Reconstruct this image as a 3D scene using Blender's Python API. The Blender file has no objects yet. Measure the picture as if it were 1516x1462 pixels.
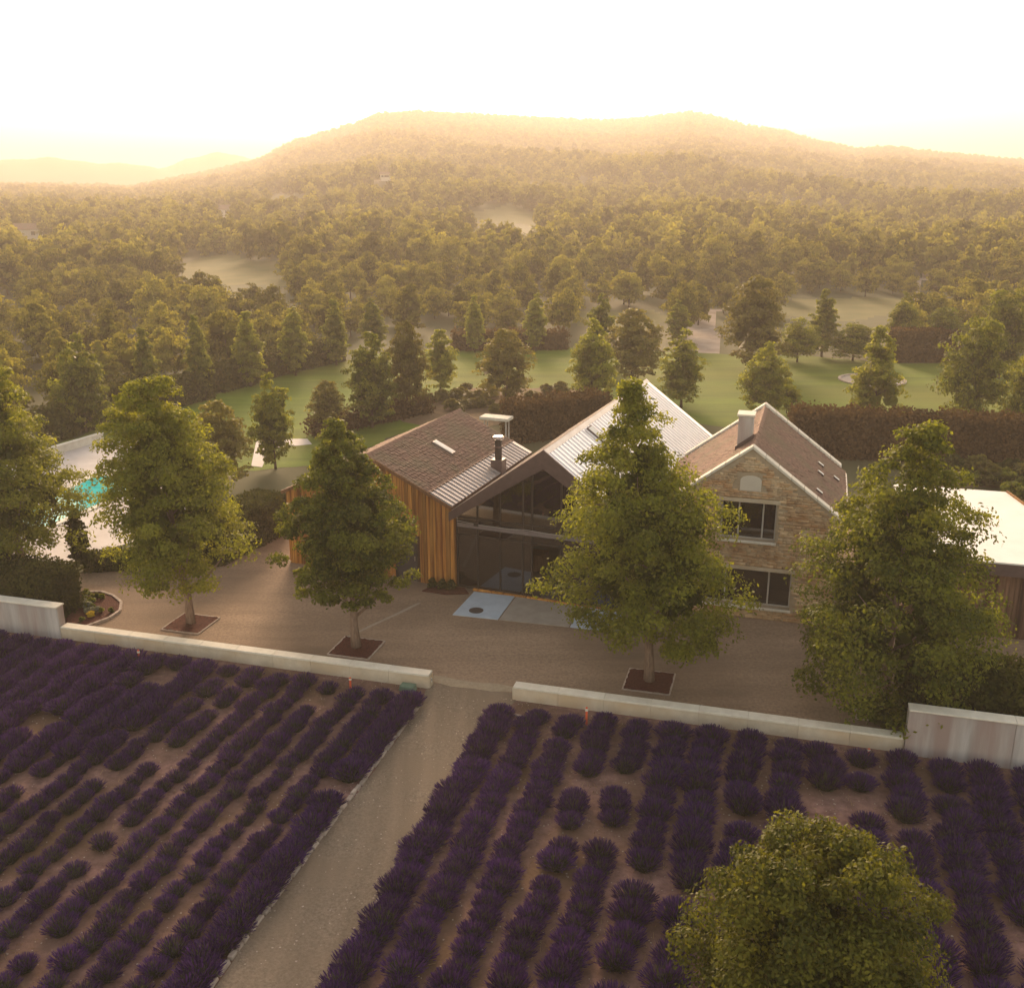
import bpy, math, random
import numpy as np
from mathutils import Vector, Matrix

random.seed(7)
RNG = np.random.default_rng(11)
scene = bpy.context.scene
COL = scene.collection

# ------------------------------------------------------------------ camera
FPX, CXP, CYP, CAMH = 1530.0, 758.0, 731.0, 17.0     # photo 1516 x 1462
PITCH = math.atan(471.0 / FPX)
cam = bpy.data.cameras.new("camera")
cam.sensor_fit = 'HORIZONTAL'; cam.sensor_width = 36.0
cam.lens = 36.0 * FPX / 1516.0
cam.clip_start = 0.1; cam.clip_end = 20000
camo = bpy.data.objects.new("camera", cam); COL.objects.link(camo)
camo.location = (0, 0, CAMH); camo.rotation_euler = (math.pi / 2 - PITCH, 0, 0)
scene.camera = camo

# ------------------------------------------------------------------ sky, sun, exposure
SUN_EL, SUN_AZ = math.radians(17.0), math.radians(-5.0)     # azimuth from +Y towards +X
world = bpy.data.worlds.new("World"); scene.world = world; world.use_nodes = True
wn, wl = world.node_tree.nodes, world.node_tree.links
wn.clear()
sky = wn.new('ShaderNodeTexSky'); sky.sky_type = 'NISHITA'; sky.sun_disc = False
sky.sun_elevation = SUN_EL; sky.sun_rotation = SUN_AZ
sky.air_density = 1.0; sky.dust_density = 0.9; sky.ozone_density = 1.0; sky.altitude = 200
tint = wn.new('ShaderNodeMix'); tint.data_type = 'RGBA'; tint.blend_type = 'MULTIPLY'
tint.inputs['Factor'].default_value = 1.0
tint.inputs['B'].default_value = (1.0, 0.69, 0.43, 1)         # evening warmth, the same all round
bg = wn.new('ShaderNodeBackground'); bg.inputs['Strength'].default_value = 0.15
wo = wn.new('ShaderNodeOutputWorld')
wl.new(sky.outputs[0], tint.inputs['A']); wl.new(tint.outputs['Result'], bg.inputs['Color'])
wl.new(bg.outputs[0], wo.inputs['Surface'])

sl = bpy.data.lights.new("sun", 'SUN'); sl.energy = 1.9; sl.angle = math.radians(18)
sl.color = (1.0, 0.74, 0.48)
so = bpy.data.objects.new("sun", sl); COL.objects.link(so)
sdir = Vector((math.sin(SUN_AZ) * math.cos(SUN_EL), math.cos(SUN_AZ) * math.cos(SUN_EL), math.sin(SUN_EL)))
so.rotation_euler = sdir.to_track_quat('Z', 'Y').to_euler()
so.location = (0, 60, 80)

vs = scene.view_settings
vs.view_transform = 'Standard'; vs.look = 'None'; vs.gamma = 1.0; vs.use_curve_mapping = False
vs.exposure = 2.05
scene.render.engine = 'CYCLES'
cy = scene.cycles
cy.use_denoising = True
cy.max_bounces = 6; cy.diffuse_bounces = 2; cy.glossy_bounces = 3; cy.transmission_bounces = 4
cy.transparent_max_bounces = 8; cy.volume_bounces = 0
cy.sample_clamp_indirect = 6.0

# ------------------------------------------------------------------ pixel helpers
CT, ST = math.cos(PITCH), math.sin(PITCH)
def ray(x, y):
    u, v = (x - CXP) / FPX, (CYP - y) / FPX
    return Vector((u, CT + v * ST, -ST + v * CT))
def onz(x, y, z=0.0):
    r = ray(x, y); t = (z - CAMH) / r.z
    return Vector((r.x * t, r.y * t, z))
def proj(p):
    d = (p[0], p[1], p[2] - CAMH)
    f = d[1] * CT - d[2] * ST; up = d[1] * ST + d[2] * CT
    return CXP + FPX * d[0] / f, CYP - FPX * up / f
def height_for(base, ytop):
    v = (CYP - ytop) / FPX           # up/f = v
    # (Y*ST + Z*CT) = v*(Y*CT - Z*ST)
    Y = base[1]
    Z = (v * Y * CT - Y * ST) / (CT + v * ST)
    return Z + CAMH
def px_per_m(p):
    f = p[1] * CT - (p[2] - CAMH) * ST
    return FPX / f

# ------------------------------------------------------------------ materials
def new_mat(name):
    m = bpy.data.materials.new(name); m.use_nodes = True
    nt = m.node_tree; nt.nodes.clear()
    out = nt.nodes.new('ShaderNodeOutputMaterial')
    return m, nt, out
def N(nt, t, **kw):
    n = nt.nodes.new(t)
    for k, v in kw.items(): setattr(n, k, v)
    return n
def ramp(nt, stops):
    r = nt.nodes.new('ShaderNodeValToRGB')
    e = r.color_ramp.elements
    while len(e) < len(stops): e.new(0.5)
    for i, (p, c) in enumerate(stops):
        e[i].position = p; e[i].color = (*c, 1) if len(c) == 3 else c
    return r
def mixc(nt, a, b, fac=None, blend='MIX', f=0.5):
    m = nt.nodes.new('ShaderNodeMix'); m.data_type = 'RGBA'; m.blend_type = blend
    m.inputs['Factor'].default_value = f
    for s, v in (('A', a), ('B', b)):
        if isinstance(v, tuple): m.inputs[s].default_value = (*v, 1)
        else: nt.links.new(v, m.inputs[s])
    if fac is not None: nt.links.new(fac, m.inputs['Factor'])
    return m.outputs['Result']
def surf_mat(name, c1, c2, scale=3.0, rough=0.8, detail=6.0, bump=0.0, bscale=30.0, coords='Object',
             stretch=None, metallic=0.0, c3=None, scale3=0.3, rnd=0.0, spec=0.3, streak=None):
    m, nt, out = new_mat(name)
    tc = N(nt, 'ShaderNodeTexCoord')
    src = tc.outputs[coords]
    if coords == 'World':
        pass
    if stretch:
        mp = N(nt, 'ShaderNodeMapping'); mp.inputs['Scale'].default_value = stretch
        nt.links.new(src, mp.inputs['Vector']); src = mp.outputs[0]
    nz = N(nt, 'ShaderNodeTexNoise'); nz.inputs['Scale'].default_value = scale; nz.inputs['Detail'].default_value = detail
    nz.inputs['Roughness'].default_value = 0.65
    nt.links.new(src, nz.inputs['Vector'])
    r = ramp(nt, [(0.3, c1), (0.7, c2)]); nt.links.new(nz.outputs['Fac'], r.inputs['Fac'])
    col = r.outputs['Color']
    if c3:
        n3 = N(nt, 'ShaderNodeTexNoise'); n3.inputs['Scale'].default_value = scale3; n3.inputs['Detail'].default_value = 5
        nt.links.new(src, n3.inputs['Vector'])
        r3 = ramp(nt, [(0.42, (0, 0, 0)), (0.66, (1, 1, 1))]); nt.links.new(n3.outputs['Fac'], r3.inputs['Fac'])
        col = mixc(nt, col, c3, fac=r3.outputs['Color'])
    if streak:        # worn tracks: long streaks along one direction
        mp2 = N(nt, 'ShaderNodeMapping'); mp2.inputs['Scale'].default_value = streak[0]; mp2.inputs['Rotation'].default_value = (0, 0, streak[1])
        nt.links.new(tc.outputs[coords], mp2.inputs['Vector'])
        n4 = N(nt, 'ShaderNodeTexNoise'); n4.inputs['Scale'].default_value = 1.0; n4.inputs['Detail'].default_value = 5; n4.inputs['Distortion'].default_value = 0.6
        nt.links.new(mp2.outputs[0], n4.inputs['Vector'])
        r4 = ramp(nt, [(0.36, (1 - streak[2],) * 3), (0.64, (1 + streak[2],) * 3)]); nt.links.new(n4.outputs['Fac'], r4.inputs['Fac'])
        col = mixc(nt, col, r4.outputs['Color'], blend='MULTIPLY', f=1.0)
    if rnd > 0:
        oi = N(nt, 'ShaderNodeObjectInfo')
        mr = N(nt, 'ShaderNodeMapRange'); mr.inputs['To Min'].default_value = 1 - rnd; mr.inputs['To Max'].default_value = 1 + rnd
        nt.links.new(oi.outputs['Random'], mr.inputs['Value'])
        cmb = N(nt, 'ShaderNodeCombineColor')
        for i in range(3): nt.links.new(mr.outputs[0], cmb.inputs[i])
        col = mixc(nt, col, cmb.outputs[0], blend='MULTIPLY', f=1.0)
    b = N(nt, 'ShaderNodeBsdfPrincipled')
    b.inputs['Roughness'].default_value = rough; b.inputs['Metallic'].default_value = metallic
    b.inputs['Specular IOR Level'].default_value = spec
    nt.links.new(col, b.inputs['Base Color'])
    if bump > 0:
        nb = N(nt, 'ShaderNodeTexNoise'); nb.inputs['Scale'].default_value = bscale; nb.inputs['Detail'].default_value = 4
        nt.links.new(src, nb.inputs['Vector'])
        bp = N(nt, 'ShaderNodeBump'); bp.inputs['Strength'].default_value = bump; bp.inputs['Distance'].default_value = 0.05
        nt.links.new(nb.outputs['Fac'], bp.inputs['Height']); nt.links.new(bp.outputs[0], b.inputs['Normal'])
    nt.links.new(b.outputs[0], out.inputs['Surface'])
    return m
def leaf_mat(name, dark, light, trans=0.35, rnd=0.25, tcol=None, spec=0.22, rough=0.6):
    """leaf colour varies leaf by leaf (attribute 'var') and tree by tree"""
    m, nt, out = new_mat(name)
    at = N(nt, 'ShaderNodeAttribute'); at.attribute_name = 'var'
    oi = N(nt, 'ShaderNodeObjectInfo')
    ad = N(nt, 'ShaderNodeMath', operation='MULTIPLY_ADD'); ad.inputs[1].default_value = rnd * 2; ad.inputs[2].default_value = -rnd
    nt.links.new(oi.outputs['Random'], ad.inputs[0])
    sm = N(nt, 'ShaderNodeMath', operation='ADD'); sm.use_clamp = True
    nt.links.new(at.outputs['Fac'], sm.inputs[0]); nt.links.new(ad.outputs[0], sm.inputs[1])
    r = ramp(nt, [(0.0, dark), (1.0, light)]); nt.links.new(sm.outputs[0], r.inputs['Fac'])
    d = N(nt, 'ShaderNodeBsdfPrincipled'); d.inputs['Roughness'].default_value = rough
    d.inputs['Specular IOR Level'].default_value = spec
    t = N(nt, 'ShaderNodeBsdfTranslucent')
    nt.links.new(r.outputs[0], d.inputs['Base Color'])
    tc = mixc(nt, r.outputs[0], tcol or (1.0, 0.95, 0.35), blend='MULTIPLY', f=0.7)
    tc2 = mixc(nt, tc, (1.9, 1.9, 1.9), blend='MULTIPLY', f=1.0)
    nt.links.new(tc2, t.inputs['Color'])
    mx = N(nt, 'ShaderNodeMixShader'); mx.inputs[0].default_value = trans
    nt.links.new(d.outputs[0], mx.inputs[1]); nt.links.new(t.outputs[0], mx.inputs[2])
    nt.links.new(mx.outputs[0], out.inputs['Surface'])
    return m
def glass_mat(name, tintc=(0.25, 0.24, 0.27), refl=0.12):
    m, nt, out = new_mat(name)
    tr = N(nt, 'ShaderNodeBsdfTransparent'); tr.inputs['Color'].default_value = (*tintc, 1)
    gl = N(nt, 'ShaderNodeBsdfGlossy'); gl.inputs['Roughness'].default_value = 0.015
    gl.inputs['Color'].default_value = (0.9, 0.9, 0.95, 1)
    fr = N(nt, 'ShaderNodeFresnel'); fr.inputs['IOR'].default_value = 1.6
    ad = N(nt, 'ShaderNodeMath', operation='ADD'); ad.use_clamp = True; ad.inputs[1].default_value = refl
    nt.links.new(fr.outputs[0], ad.inputs[0])
    mx = N(nt, 'ShaderNodeMixShader')
    nt.links.new(ad.outputs[0], mx.inputs[0]); nt.links.new(tr.outputs[0], mx.inputs[1]); nt.links.new(gl.outputs[0], mx.inputs[2])
    nt.links.new(mx.outputs[0], out.inputs['Surface'])
    return m

M = {}
M['terrain'] = surf_mat('undergrowth', (0.045, 0.05, 0.018), (0.10, 0.10, 0.04), scale=0.08, c3=(0.13, 0.11, 0.055), scale3=0.012, rough=0.95)
M['gravel'] = surf_mat('gravel', (0.225, 0.150, 0.105), (0.39, 0.275, 0.195), scale=9.0, detail=12, bump=0.5, bscale=22, rough=0.95,
                       c3=(0.20, 0.138, 0.098), scale3=0.16, streak=((0.14, 1.1, 1), 0.27, .10))
M['path'] = surf_mat('path_gravel', (0.145, 0.108, 0.080), (0.29, 0.225, 0.17), scale=14.0, detail=12, bump=0.6, bscale=26, rough=0.95,
                     c3=(0.22, 0.165, 0.12), scale3=0.5, streak=((1.3, 0.12, 1), 0.27, .10))
M['soil'] = surf_mat('field_soil', (0.135, 0.070, 0.060), (0.34, 0.195, 0.170), scale=3.2, detail=12, bump=0.8, bscale=9, rough=1.0,
                     c3=(0.15, 0.088, 0.055), scale3=0.35)
M['lawn'] = surf_mat('lawn_grass', (0.085, 0.135, 0.006), (0.14, 0.195, 0.012), scale=1.2, detail=10, bump=0.6, bscale=30, rough=0.95,
                     c3=(0.135, 0.150, 0.014), scale3=0.07, stretch=(0.25, 1.0, 1.0), streak=((0.03, 0.5, 1), 0.27, .14))
M['meadow'] = surf_mat('dry_meadow', (0.11, 0.11, 0.035), (0.19, 0.165, 0.065), scale=0.15, detail=8, rough=1.0)
M['bank'] = surf_mat('dry_bank', (0.13, 0.085, 0.05), (0.24, 0.16, 0.09), scale=1.2, detail=8, bump=0.6, bscale=6, rough=1.0)
M['mulch'] = surf_mat('bark_mulch', (0.045, 0.014, 0.010), (0.14, 0.042, 0.028), scale=12, detail=8, bump=1.0, bscale=25, rough=1.0)
M['wallstone'] = surf_mat('limestone', (0.55, 0.46, 0.36), (0.72, 0.62, 0.50), scale=2.2, detail=9, bump=0.25, bscale=14, rough=0.9,
                          c3=(0.58, 0.44, 0.30), scale3=0.8, rnd=0.08)
M['coping'] = surf_mat('coping_limestone', (0.66, 0.60, 0.52), (0.80, 0.74, 0.66), scale=3, bump=0.2, bscale=20, rough=0.9, rnd=0.06)
M['concrete'] = surf_mat('stained_concrete', (0.36, 0.33, 0.33), (0.60, 0.56, 0.55), scale=1.6, detail=8, bump=0.15, bscale=16,
                         stretch=(1.6, 1.6, 0.18), rough=0.9, c3=(0.36, 0.27, 0.25), scale3=0.9)
M['slab'] = surf_mat('pale_paving', (0.40, 0.46, 0.56), (0.52, 0.59, 0.70), scale=1.5, detail=9, bump=0.1, bscale=30, rough=0.7)
M['slab2'] = surf_mat('grey_paving', (0.30, 0.255, 0.225), (0.40, 0.35, 0.31), scale=1.5, detail=9, bump=0.1, bscale=30, rough=0.8)
M['plank'] = surf_mat('larch_plank', (0.38, 0.15, 0.03), (0.66, 0.33, 0.085), scale=2.2, detail=8, stretch=(7, 7, 0.35), rough=0.75,
                      bump=0.2, bscale=5, c3=(0.22, 0.07, 0.015), scale3=0.7, rnd=0.42)
M['plank_dark'] = surf_mat('weathered_plank', (0.12, 0.062, 0.040), (0.27, 0.155, 0.105), scale=2.0, detail=8, stretch=(7, 7, 0.3), rough=0.85,
                           bump=0.2, bscale=5, c3=(0.07, 0.035, 0.025), scale3=0.8, rnd=0.22)
M['beam'] = surf_mat('oak_beam', (0.16, 0.075, 0.035), (0.28, 0.14, 0.07), scale=3, stretch=(4, 4, 0.5), rough=0.8)
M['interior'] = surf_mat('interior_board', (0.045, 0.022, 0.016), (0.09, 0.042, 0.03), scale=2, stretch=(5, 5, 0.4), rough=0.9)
M['dark_metal'] = surf_mat('dark_fascia_metal', (0.085, 0.052, 0.052), (0.125, 0.078, 0.078), scale=4, rough=0.55, metallic=0.0, spec=0.5)
M['black_metal'] = surf_mat('black_metal', (0.018, 0.013, 0.013), (0.035, 0.025, 0.025), scale=4, rough=0.45, spec=0.5)
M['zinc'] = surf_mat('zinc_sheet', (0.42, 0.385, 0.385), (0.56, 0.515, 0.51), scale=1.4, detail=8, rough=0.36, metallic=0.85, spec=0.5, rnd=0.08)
M['zinc_skylit'] = surf_mat('skylit_zinc', (0.74, 0.70, 0.72), (0.86, 0.82, 0.84), scale=1.4, detail=8, rough=0.30, metallic=0.9, spec=0.5)  # paler copy of the zinc, sky reflection on the right slope put into its colour
M['tile'] = surf_mat('clay_tile', (0.13, 0.075, 0.060), (0.33, 0.20, 0.155), scale=5.5, detail=8, rough=0.9, c3=(0.20, 0.145, 0.10), scale3=0.9)
M['tilebase'] = surf_mat('roof_batten', (0.09, 0.05, 0.04), (0.15, 0.085, 0.065), scale=5, rough=0.95)
M['stone'] = surf_mat('rubble_stone', (0.47, 0.36, 0.26), (0.74, 0.61, 0.46), scale=1.9, detail=8, bump=0.5, bscale=12, rough=0.95,
                      c3=(0.46, 0.30, 0.19), scale3=1.3)
M['mortar'] = surf_mat('lime_mortar', (0.36, 0.28, 0.20), (0.48, 0.38, 0.28), scale=4, rough=1.0, bump=0.4, bscale=25)
M['frame'] = surf_mat('pale_window_frame', (0.48, 0.44, 0.42), (0.56, 0.52, 0.50), scale=3, rough=0.6)
M['white'] = surf_mat('white_membrane', (0.72, 0.70, 0.68), (0.84, 0.82, 0.80), scale=0.7, detail=8, rough=0.6)
M['white_deck'] = surf_mat('pool_deck_stone', (0.48, 0.43, 0.42), (0.60, 0.55, 0.54), scale=0.9, detail=8, rough=0.8)
M['glass'] = glass_mat('tinted_glass', (0.17, 0.155, 0.165), 0.09)
M['window_glass'] = glass_mat('window_glass', (0.35, 0.32, 0.32), 0.04)
M['bark'] = surf_mat('bark', (0.16, 0.105, 0.08), (0.34, 0.24, 0.185), scale=5, stretch=(3, 3, 0.6), bump=0.6, bscale=10, rough=0.95)
M['bark_dark'] = surf_mat('bark_dark', (0.06, 0.04, 0.03), (0.13, 0.085, 0.06), scale=5, stretch=(3, 3, 0.6), rough=0.95)
M['leaf'] = leaf_mat('plane_leaf', (0.056, 0.072, 0.008), (0.25, 0.255, 0.028), trans=.45)
M['leaf_light'] = leaf_mat('poplar_leaf', (0.10, 0.115, 0.014), (0.29, 0.29, 0.045), trans=.5)
M['leaf_front'] = leaf_mat('shrub_leaf', (0.046, 0.054, 0.006), (0.20, 0.19, 0.022))
M['leaf_brown'] = leaf_mat('hornbeam_leaf', (0.075, 0.068, 0.014), (0.21, 0.185, 0.038), trans=0.4)
M['leaf_forest'] = leaf_mat('forest_leaf', (0.080, 0.078, 0.014), (0.29, 0.26, 0.05), trans=0.35, rnd=0.45, spec=0.02, rough=1.0)
M['hedge'] = leaf_mat('hedge_leaf', (0.028, 0.032, 0.009), (0.095, 0.095, 0.022), trans=0.2, rnd=0.1, spec=.05, rough=.9)
M['hedge_brown'] = leaf_mat('copper_hedge_leaf', (0.050, 0.028, 0.012), (0.115, 0.068, 0.030), trans=0.2, rnd=0.1, spec=.03, rough=.95)
M['lav_leaf'] = leaf_mat('lavender_stem', (0.028, 0.034, 0.018), (0.110, 0.115, 0.065), trans=0.15, rnd=0.25, tcol=(1, 1, 0.6))
M['lav_flower'] = leaf_mat('lavender_flower', (0.024, 0.008, 0.045), (0.092, 0.037, 0.165), trans=0.15, rnd=0.25, tcol=(1.0, 0.7, 1.0))
M['straw'] = leaf_mat('straw', (0.16, 0.10, 0.055), (0.34, 0.24, 0.14), trans=0.2, rnd=0.0, tcol=(1, 0.9, 0.6))
M['kerb'] = surf_mat('kerb_stone', (0.36, 0.28, 0.24), (0.55, 0.45, 0.39), scale=5, bump=0.5, bscale=15, rough=0.95, rnd=0.15)
M['orange'] = surf_mat('orange_stake', (0.70, 0.10, 0.04), (0.80, 0.16, 0.06), scale=6, rough=0.6)
M['green_plastic'] = surf_mat('green_plastic', (0.12, 0.19, 0.14), (0.17, 0.25, 0.19), scale=6, rough=0.5)
M['iron'] = surf_mat('cast_iron', (0.06, 0.045, 0.045), (0.10, 0.08, 0.075), scale=9, rough=0.6, bump=0.4, bscale=40)
M['far_hill'] = surf_mat('far_wooded_hill', (0.035, 0.038, 0.020), (0.085, 0.082, 0.04), scale=0.012, detail=12, bump=0.0, rough=1.0)
M['plaster'] = surf_mat('pale_plaster', (0.62, 0.55, 0.48), (0.72, 0.65, 0.57), scale=0.5, rough=0.9)
M['rubble'] = surf_mat('pale_rubble', (0.26, 0.20, 0.165), (0.44, 0.355, 0.30), scale=0.5, detail=10, bump=0.8, bscale=1.5, rough=1.0)
M['yellow_flower'] = leaf_mat('yellow_petal', (0.5, 0.36, 0.02), (0.7, 0.5, 0.05), trans=0.2, rnd=0.0)
M['pale_leaf'] = leaf_mat('silver_leaf', (0.13, 0.14, 0.10), (0.28, 0.28, 0.22), trans=0.2, rnd=0.0)

def water_mat():
    m, nt, out = new_mat('pool_water')
    b = N(nt, 'ShaderNodeBsdfPrincipled')
    tc = N(nt, 'ShaderNodeTexCoord')
    nz = N(nt, 'ShaderNodeTexNoise'); nz.inputs['Scale'].default_value = 1.6; nz.inputs['Detail'].default_value = 4
    nt.links.new(tc.outputs['Object'], nz.inputs['Vector'])
    r = ramp(nt, [(0.35, (0.03, 0.50, 0.52)), (0.65, (0.08, 0.66, 0.68))]); nt.links.new(nz.outputs['Fac'], r.inputs['Fac'])
    nt.links.new(r.outputs[0], b.inputs['Base Color'])
    b.inputs['Roughness'].default_value = 0.12
    b.inputs['Specular IOR Level'].default_value = 0.35
    bp = N(nt, 'ShaderNodeBump'); bp.inputs['Strength'].default_value = 0.25; bp.inputs['Distance'].default_value = 0.05
    nt.links.new(nz.outputs['Fac'], bp.inputs['Height']); nt.links.new(bp.outputs[0], b.inputs['Normal'])
    nt.links.new(b.outputs[0], out.inputs['Surface'])
    return m
M['water'] = water_mat()

# ------------------------------------------------------------------ object helpers
def tag(o, label=None, cat=None, group=None, kind=None):
    if label: o['label'] = label
    if cat: o['category'] = cat
    if group: o['group'] = group
    if kind: o['kind'] = kind
    return o
def link(name, data, parent=None, loc=None, rz=None):
    o = bpy.data.objects.new(name, data); COL.objects.link(o)
    if parent is not None: o.parent = parent
    if loc is not None: o.location = loc
    if rz is not None: o.rotation_euler = (0, 0, rz)
    return o
def empty(name, loc, rz=0.0):
    o = link(name, None, None, loc, rz); o.empty_display_size = 0.3
    return o
def np_mesh(name, V, F, mats, var=None, midx=None, smooth=False):
    """V (n,3), F (m,k) uniform polygons"""
    V = np.asarray(V, dtype=np.float32); F = np.asarray(F, dtype=np.int32)
    me = bpy.data.meshes.new(name)
    m, k = F.shape
    me.vertices.add(len(V)); me.vertices.foreach_set('co', V.ravel())
    me.loops.add(m * k); me.loops.foreach_set('vertex_index', F.ravel())
    me.polygons.add(m); me.polygons.foreach_set('loop_start', np.arange(0, m * k, k, dtype=np.int32))
    if midx is not None: me.polygons.foreach_set('material_index', np.asarray(midx, dtype=np.int32))
    if smooth: me.polygons.foreach_set('use_smooth', np.ones(m, dtype=bool))
    me.update(calc_edges=True)
    if var is not None:
        a = me.attributes.new('var', 'FLOAT', 'POINT'); a.data.foreach_set('value', np.asarray(var, dtype=np.float32))
    for x in (mats if isinstance(mats, (list, tuple)) else [mats]): me.materials.append(x)
    return me

class MB:
    """collects hard-surface pieces for one mesh"""
    def __init__(s): s.v = []; s.f = []
    def poly(s, pts, faces):
        b = len(s.v); s.v += [tuple(p) for p in pts]; s.f += [tuple(b + i for i in f) for f in faces]; return s
    def box(s, x0, x1, y0, y1, z0, z1):
        return s.poly([(x0, y0, z0), (x1, y0, z0), (x1, y1, z0), (x0, y1, z0), (x0, y0, z1), (x1, y0, z1), (x1, y1, z1), (x0, y1, z1)],
                      [(0, 3, 2, 1), (4, 5, 6, 7), (0, 1, 5, 4), (1, 2, 6, 5), (2, 3, 7, 6), (3, 0, 4, 7)])
    def hexa(s, p):   # 8 points, bottom ring then top ring
        return s.poly(p, [(0, 3, 2, 1), (4, 5, 6, 7), (0, 1, 5, 4), (1, 2, 6, 5), (2, 3, 7, 6), (3, 0, 4, 7)])
    def prism(s, prof, y0, y1, axis='y'):   # profile in (x,z), extruded in y
        n = len(prof)
        if axis == 'y': pts = [(x, y0, z) for x, z in prof] + [(x, y1, z) for x, z in prof]
        elif axis == 'z': pts = [(x, z, y0) for x, z in prof] + [(x, z, y1) for x, z in prof]
        else: pts = [(y0, x, z) for x, z in prof] + [(y1, x, z) for x, z in prof]
        f = [tuple(range(n - 1, -1, -1)), tuple(range(n, 2 * n))] + [(i, (i + 1) % n, n + (i + 1) % n, n + i) for i in range(n)]
        return s.poly(pts, f)
    def bar(s, a, b, w, h):
        a, b = Vector(a), Vector(b); d = (b - a).normalized()
        up = Vector((0, 0, 1)) if abs(d.z) < 0.95 else Vector((0, 1, 0))
        r = d.cross(up).normalized(); u = r.cross(d)
        q = [(-w, -h), (w, -h), (w, h), (-w, h)]
        return s.hexa([a + r * i / 2 + u * j / 2 for i, j in q] + [b + r * i / 2 + u * j / 2 for i, j in q])
    def tube(s, pts, rad, n=8, cap=True):
        b = len(s.v); pts = [Vector(p) for p in pts]
        for i, p in enumerate(pts):
            d = (pts[min(i + 1, len(pts) - 1)] - pts[max(i - 1, 0)]).normalized()
            ref = Vector((1, 0, 0)) if abs(d.x) < 0.9 else Vector((0, 1, 0))
            r = d.cross(ref).normalized(); u = d.cross(r)
            for k in range(n):
                a = 2 * math.pi * k / n
                s.v.append(tuple(p + (r * math.cos(a) + u * math.sin(a)) * rad[i]))
        for i in range(len(pts) - 1):
            for k in range(n):
                s.f.append((b + i * n + k, b + i * n + (k + 1) % n, b + (i + 1) * n + (k + 1) % n, b + (i + 1) * n + k))
        if cap:
            s.f.append(tuple(b + k for k in range(n - 1, -1, -1))); s.f.append(tuple(b + (len(pts) - 1) * n + k for k in range(n)))
        return s
    def mesh(s, name, mat):
        me = bpy.data.meshes.new(name); me.from_pydata(s.v, [], s.f); me.update()
        import bmesh
        bm = bmesh.new(); bm.from_mesh(me); bmesh.ops.recalc_face_normals(bm, faces=bm.faces); bm.to_mesh(me); bm.free()
        me.materials.append(mat); return me
    def build(s, name, mat, parent=None, loc=None, rz=None, bevel=0.0):
        o = link(name, s.mesh(name, mat), parent, loc, rz)
        if bevel > 0:
            bv = o.modifiers.new('bevel', 'BEVEL'); bv.width = bevel; bv.segments = 1; bv.limit_method = 'ANGLE'
        return o
def sheet(name, pts, z, mat, kind='structure', parent=None, jag=0.0, sub=0):
    P = [Vector((p[0], p[1], 0)) for p in pts]
    if jag > 0:
        Q = []
        for i, p in enumerate(P):
            q = P[(i + 1) % len(P)]; n = max(1, int((q - p).length / 0.7))
            for k in range(n):
                w = p.lerp(q, k / n)
                Q.append(w + Vector((random.uniform(-jag, jag), random.uniform(-jag, jag), 0)))
        P = Q
    me = bpy.data.meshes.new(name); me.from_pydata([(p.x, p.y, z) for p in P], [], [tuple(range(len(P)))]); me.update()
    if me.polygons[0].normal.z < 0: me.flip_normals()
    me.materials.append(mat)
    o = link(name, me, parent)
    if kind: o['kind'] = kind
    return o

# ================================================================== TERRAIN
def px_dir(x, y):
    r = ray(x, y); return math.atan2(r.x, r.y), r.z / math.hypot(r.x, r.y)
CREST = [(-260, 276), (0, 276), (147, 277), (190, 280), (267, 265), (343, 249), (381, 239), (429, 213), (520, 187), (560, 171), (610, 167),
         (700, 171), (800, 177), (900, 180), (950, 177), (1020, 167), (1060, 174), (1100, 186), (1160, 196), (1200, 208),
         (1265, 222), (1320, 220), (1400, 229), (1516, 240), (1800, 262)]
_cd = [px_dir(x, y) for x, y in CREST]
CAZ = np.array([a for a, e in _cd]); CEL = np.array([e for a, e in _cd])
def crest_dist(az):
    return 1450 + 160 * np.sin(az * 5.0 + 0.7) + 60 * np.sin(az * 17.0)
def terrain_z(x, y):
    x = np.asarray(x, float); y = np.asarray(y, float)
    D = np.hypot(x, y); az = np.arctan2(x, y)
    Dc = crest_dist(az)
    el = np.interp(az, CAZ, CEL)
    zc = CAMH + Dc * el - 4.0
    out = np.clip((np.abs(az) - 0.75) / 0.5, 0, 1)            # the hill dies away at the sides
    zc = zc * (1 - out)
    s = np.clip((D - 125) / (Dc - 125), 0, 1)
    z = zc * (0.16 * s + 0.84 * s ** 1.55)
    und = 5.0 * np.sin(x * 0.017 + 1.0) * np.sin(y * 0.013 + x * 0.006) + 3.0 * np.sin(x * 0.04 + y * 0.021) + 2.0 * np.sin(y * 0.055 - x * 0.03)
    z = z + und * np.clip(s * 4, 0, 1) * (1 - s) * np.clip(zc / 40, 0.25, 1) * (1 - out)
    b = np.clip((D - Dc) / 900, 0, 1)
    z = z * (1 - b * b * (3 - 2 * b))
    return np.where(D < 125, 0.0, z)
def onterrain(x, y):
    r = ray(x, y); h = math.hypot(r.x, r.y)
    t = 20.0
    while t < 6000:
        px, py, pz = r.x * t / h, r.y * t / h, CAMH + r.z * t / h
        if pz <= float(terrain_z(px, py)): return Vector((px, py, float(terrain_z(px, py))))
        t *= 1.004
    return Vector((r.x * t / h, r.y * t / h, 0))
def inpoly(px, py, poly):
    px = np.asarray(px); py = np.asarray(py); c = np.zeros(px.shape, bool)
    n = len(poly)
    for i in range(n):
        x0, y0 = poly[i]; x1, y1 = poly[(i + 1) % n]
        if y0 == y1: continue
        k = ((y0 > py) != (y1 > py)) & (px < (x1 - x0) * (py - y0) / (y1 - y0) + x0)
        c ^= k
    return c
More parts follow.
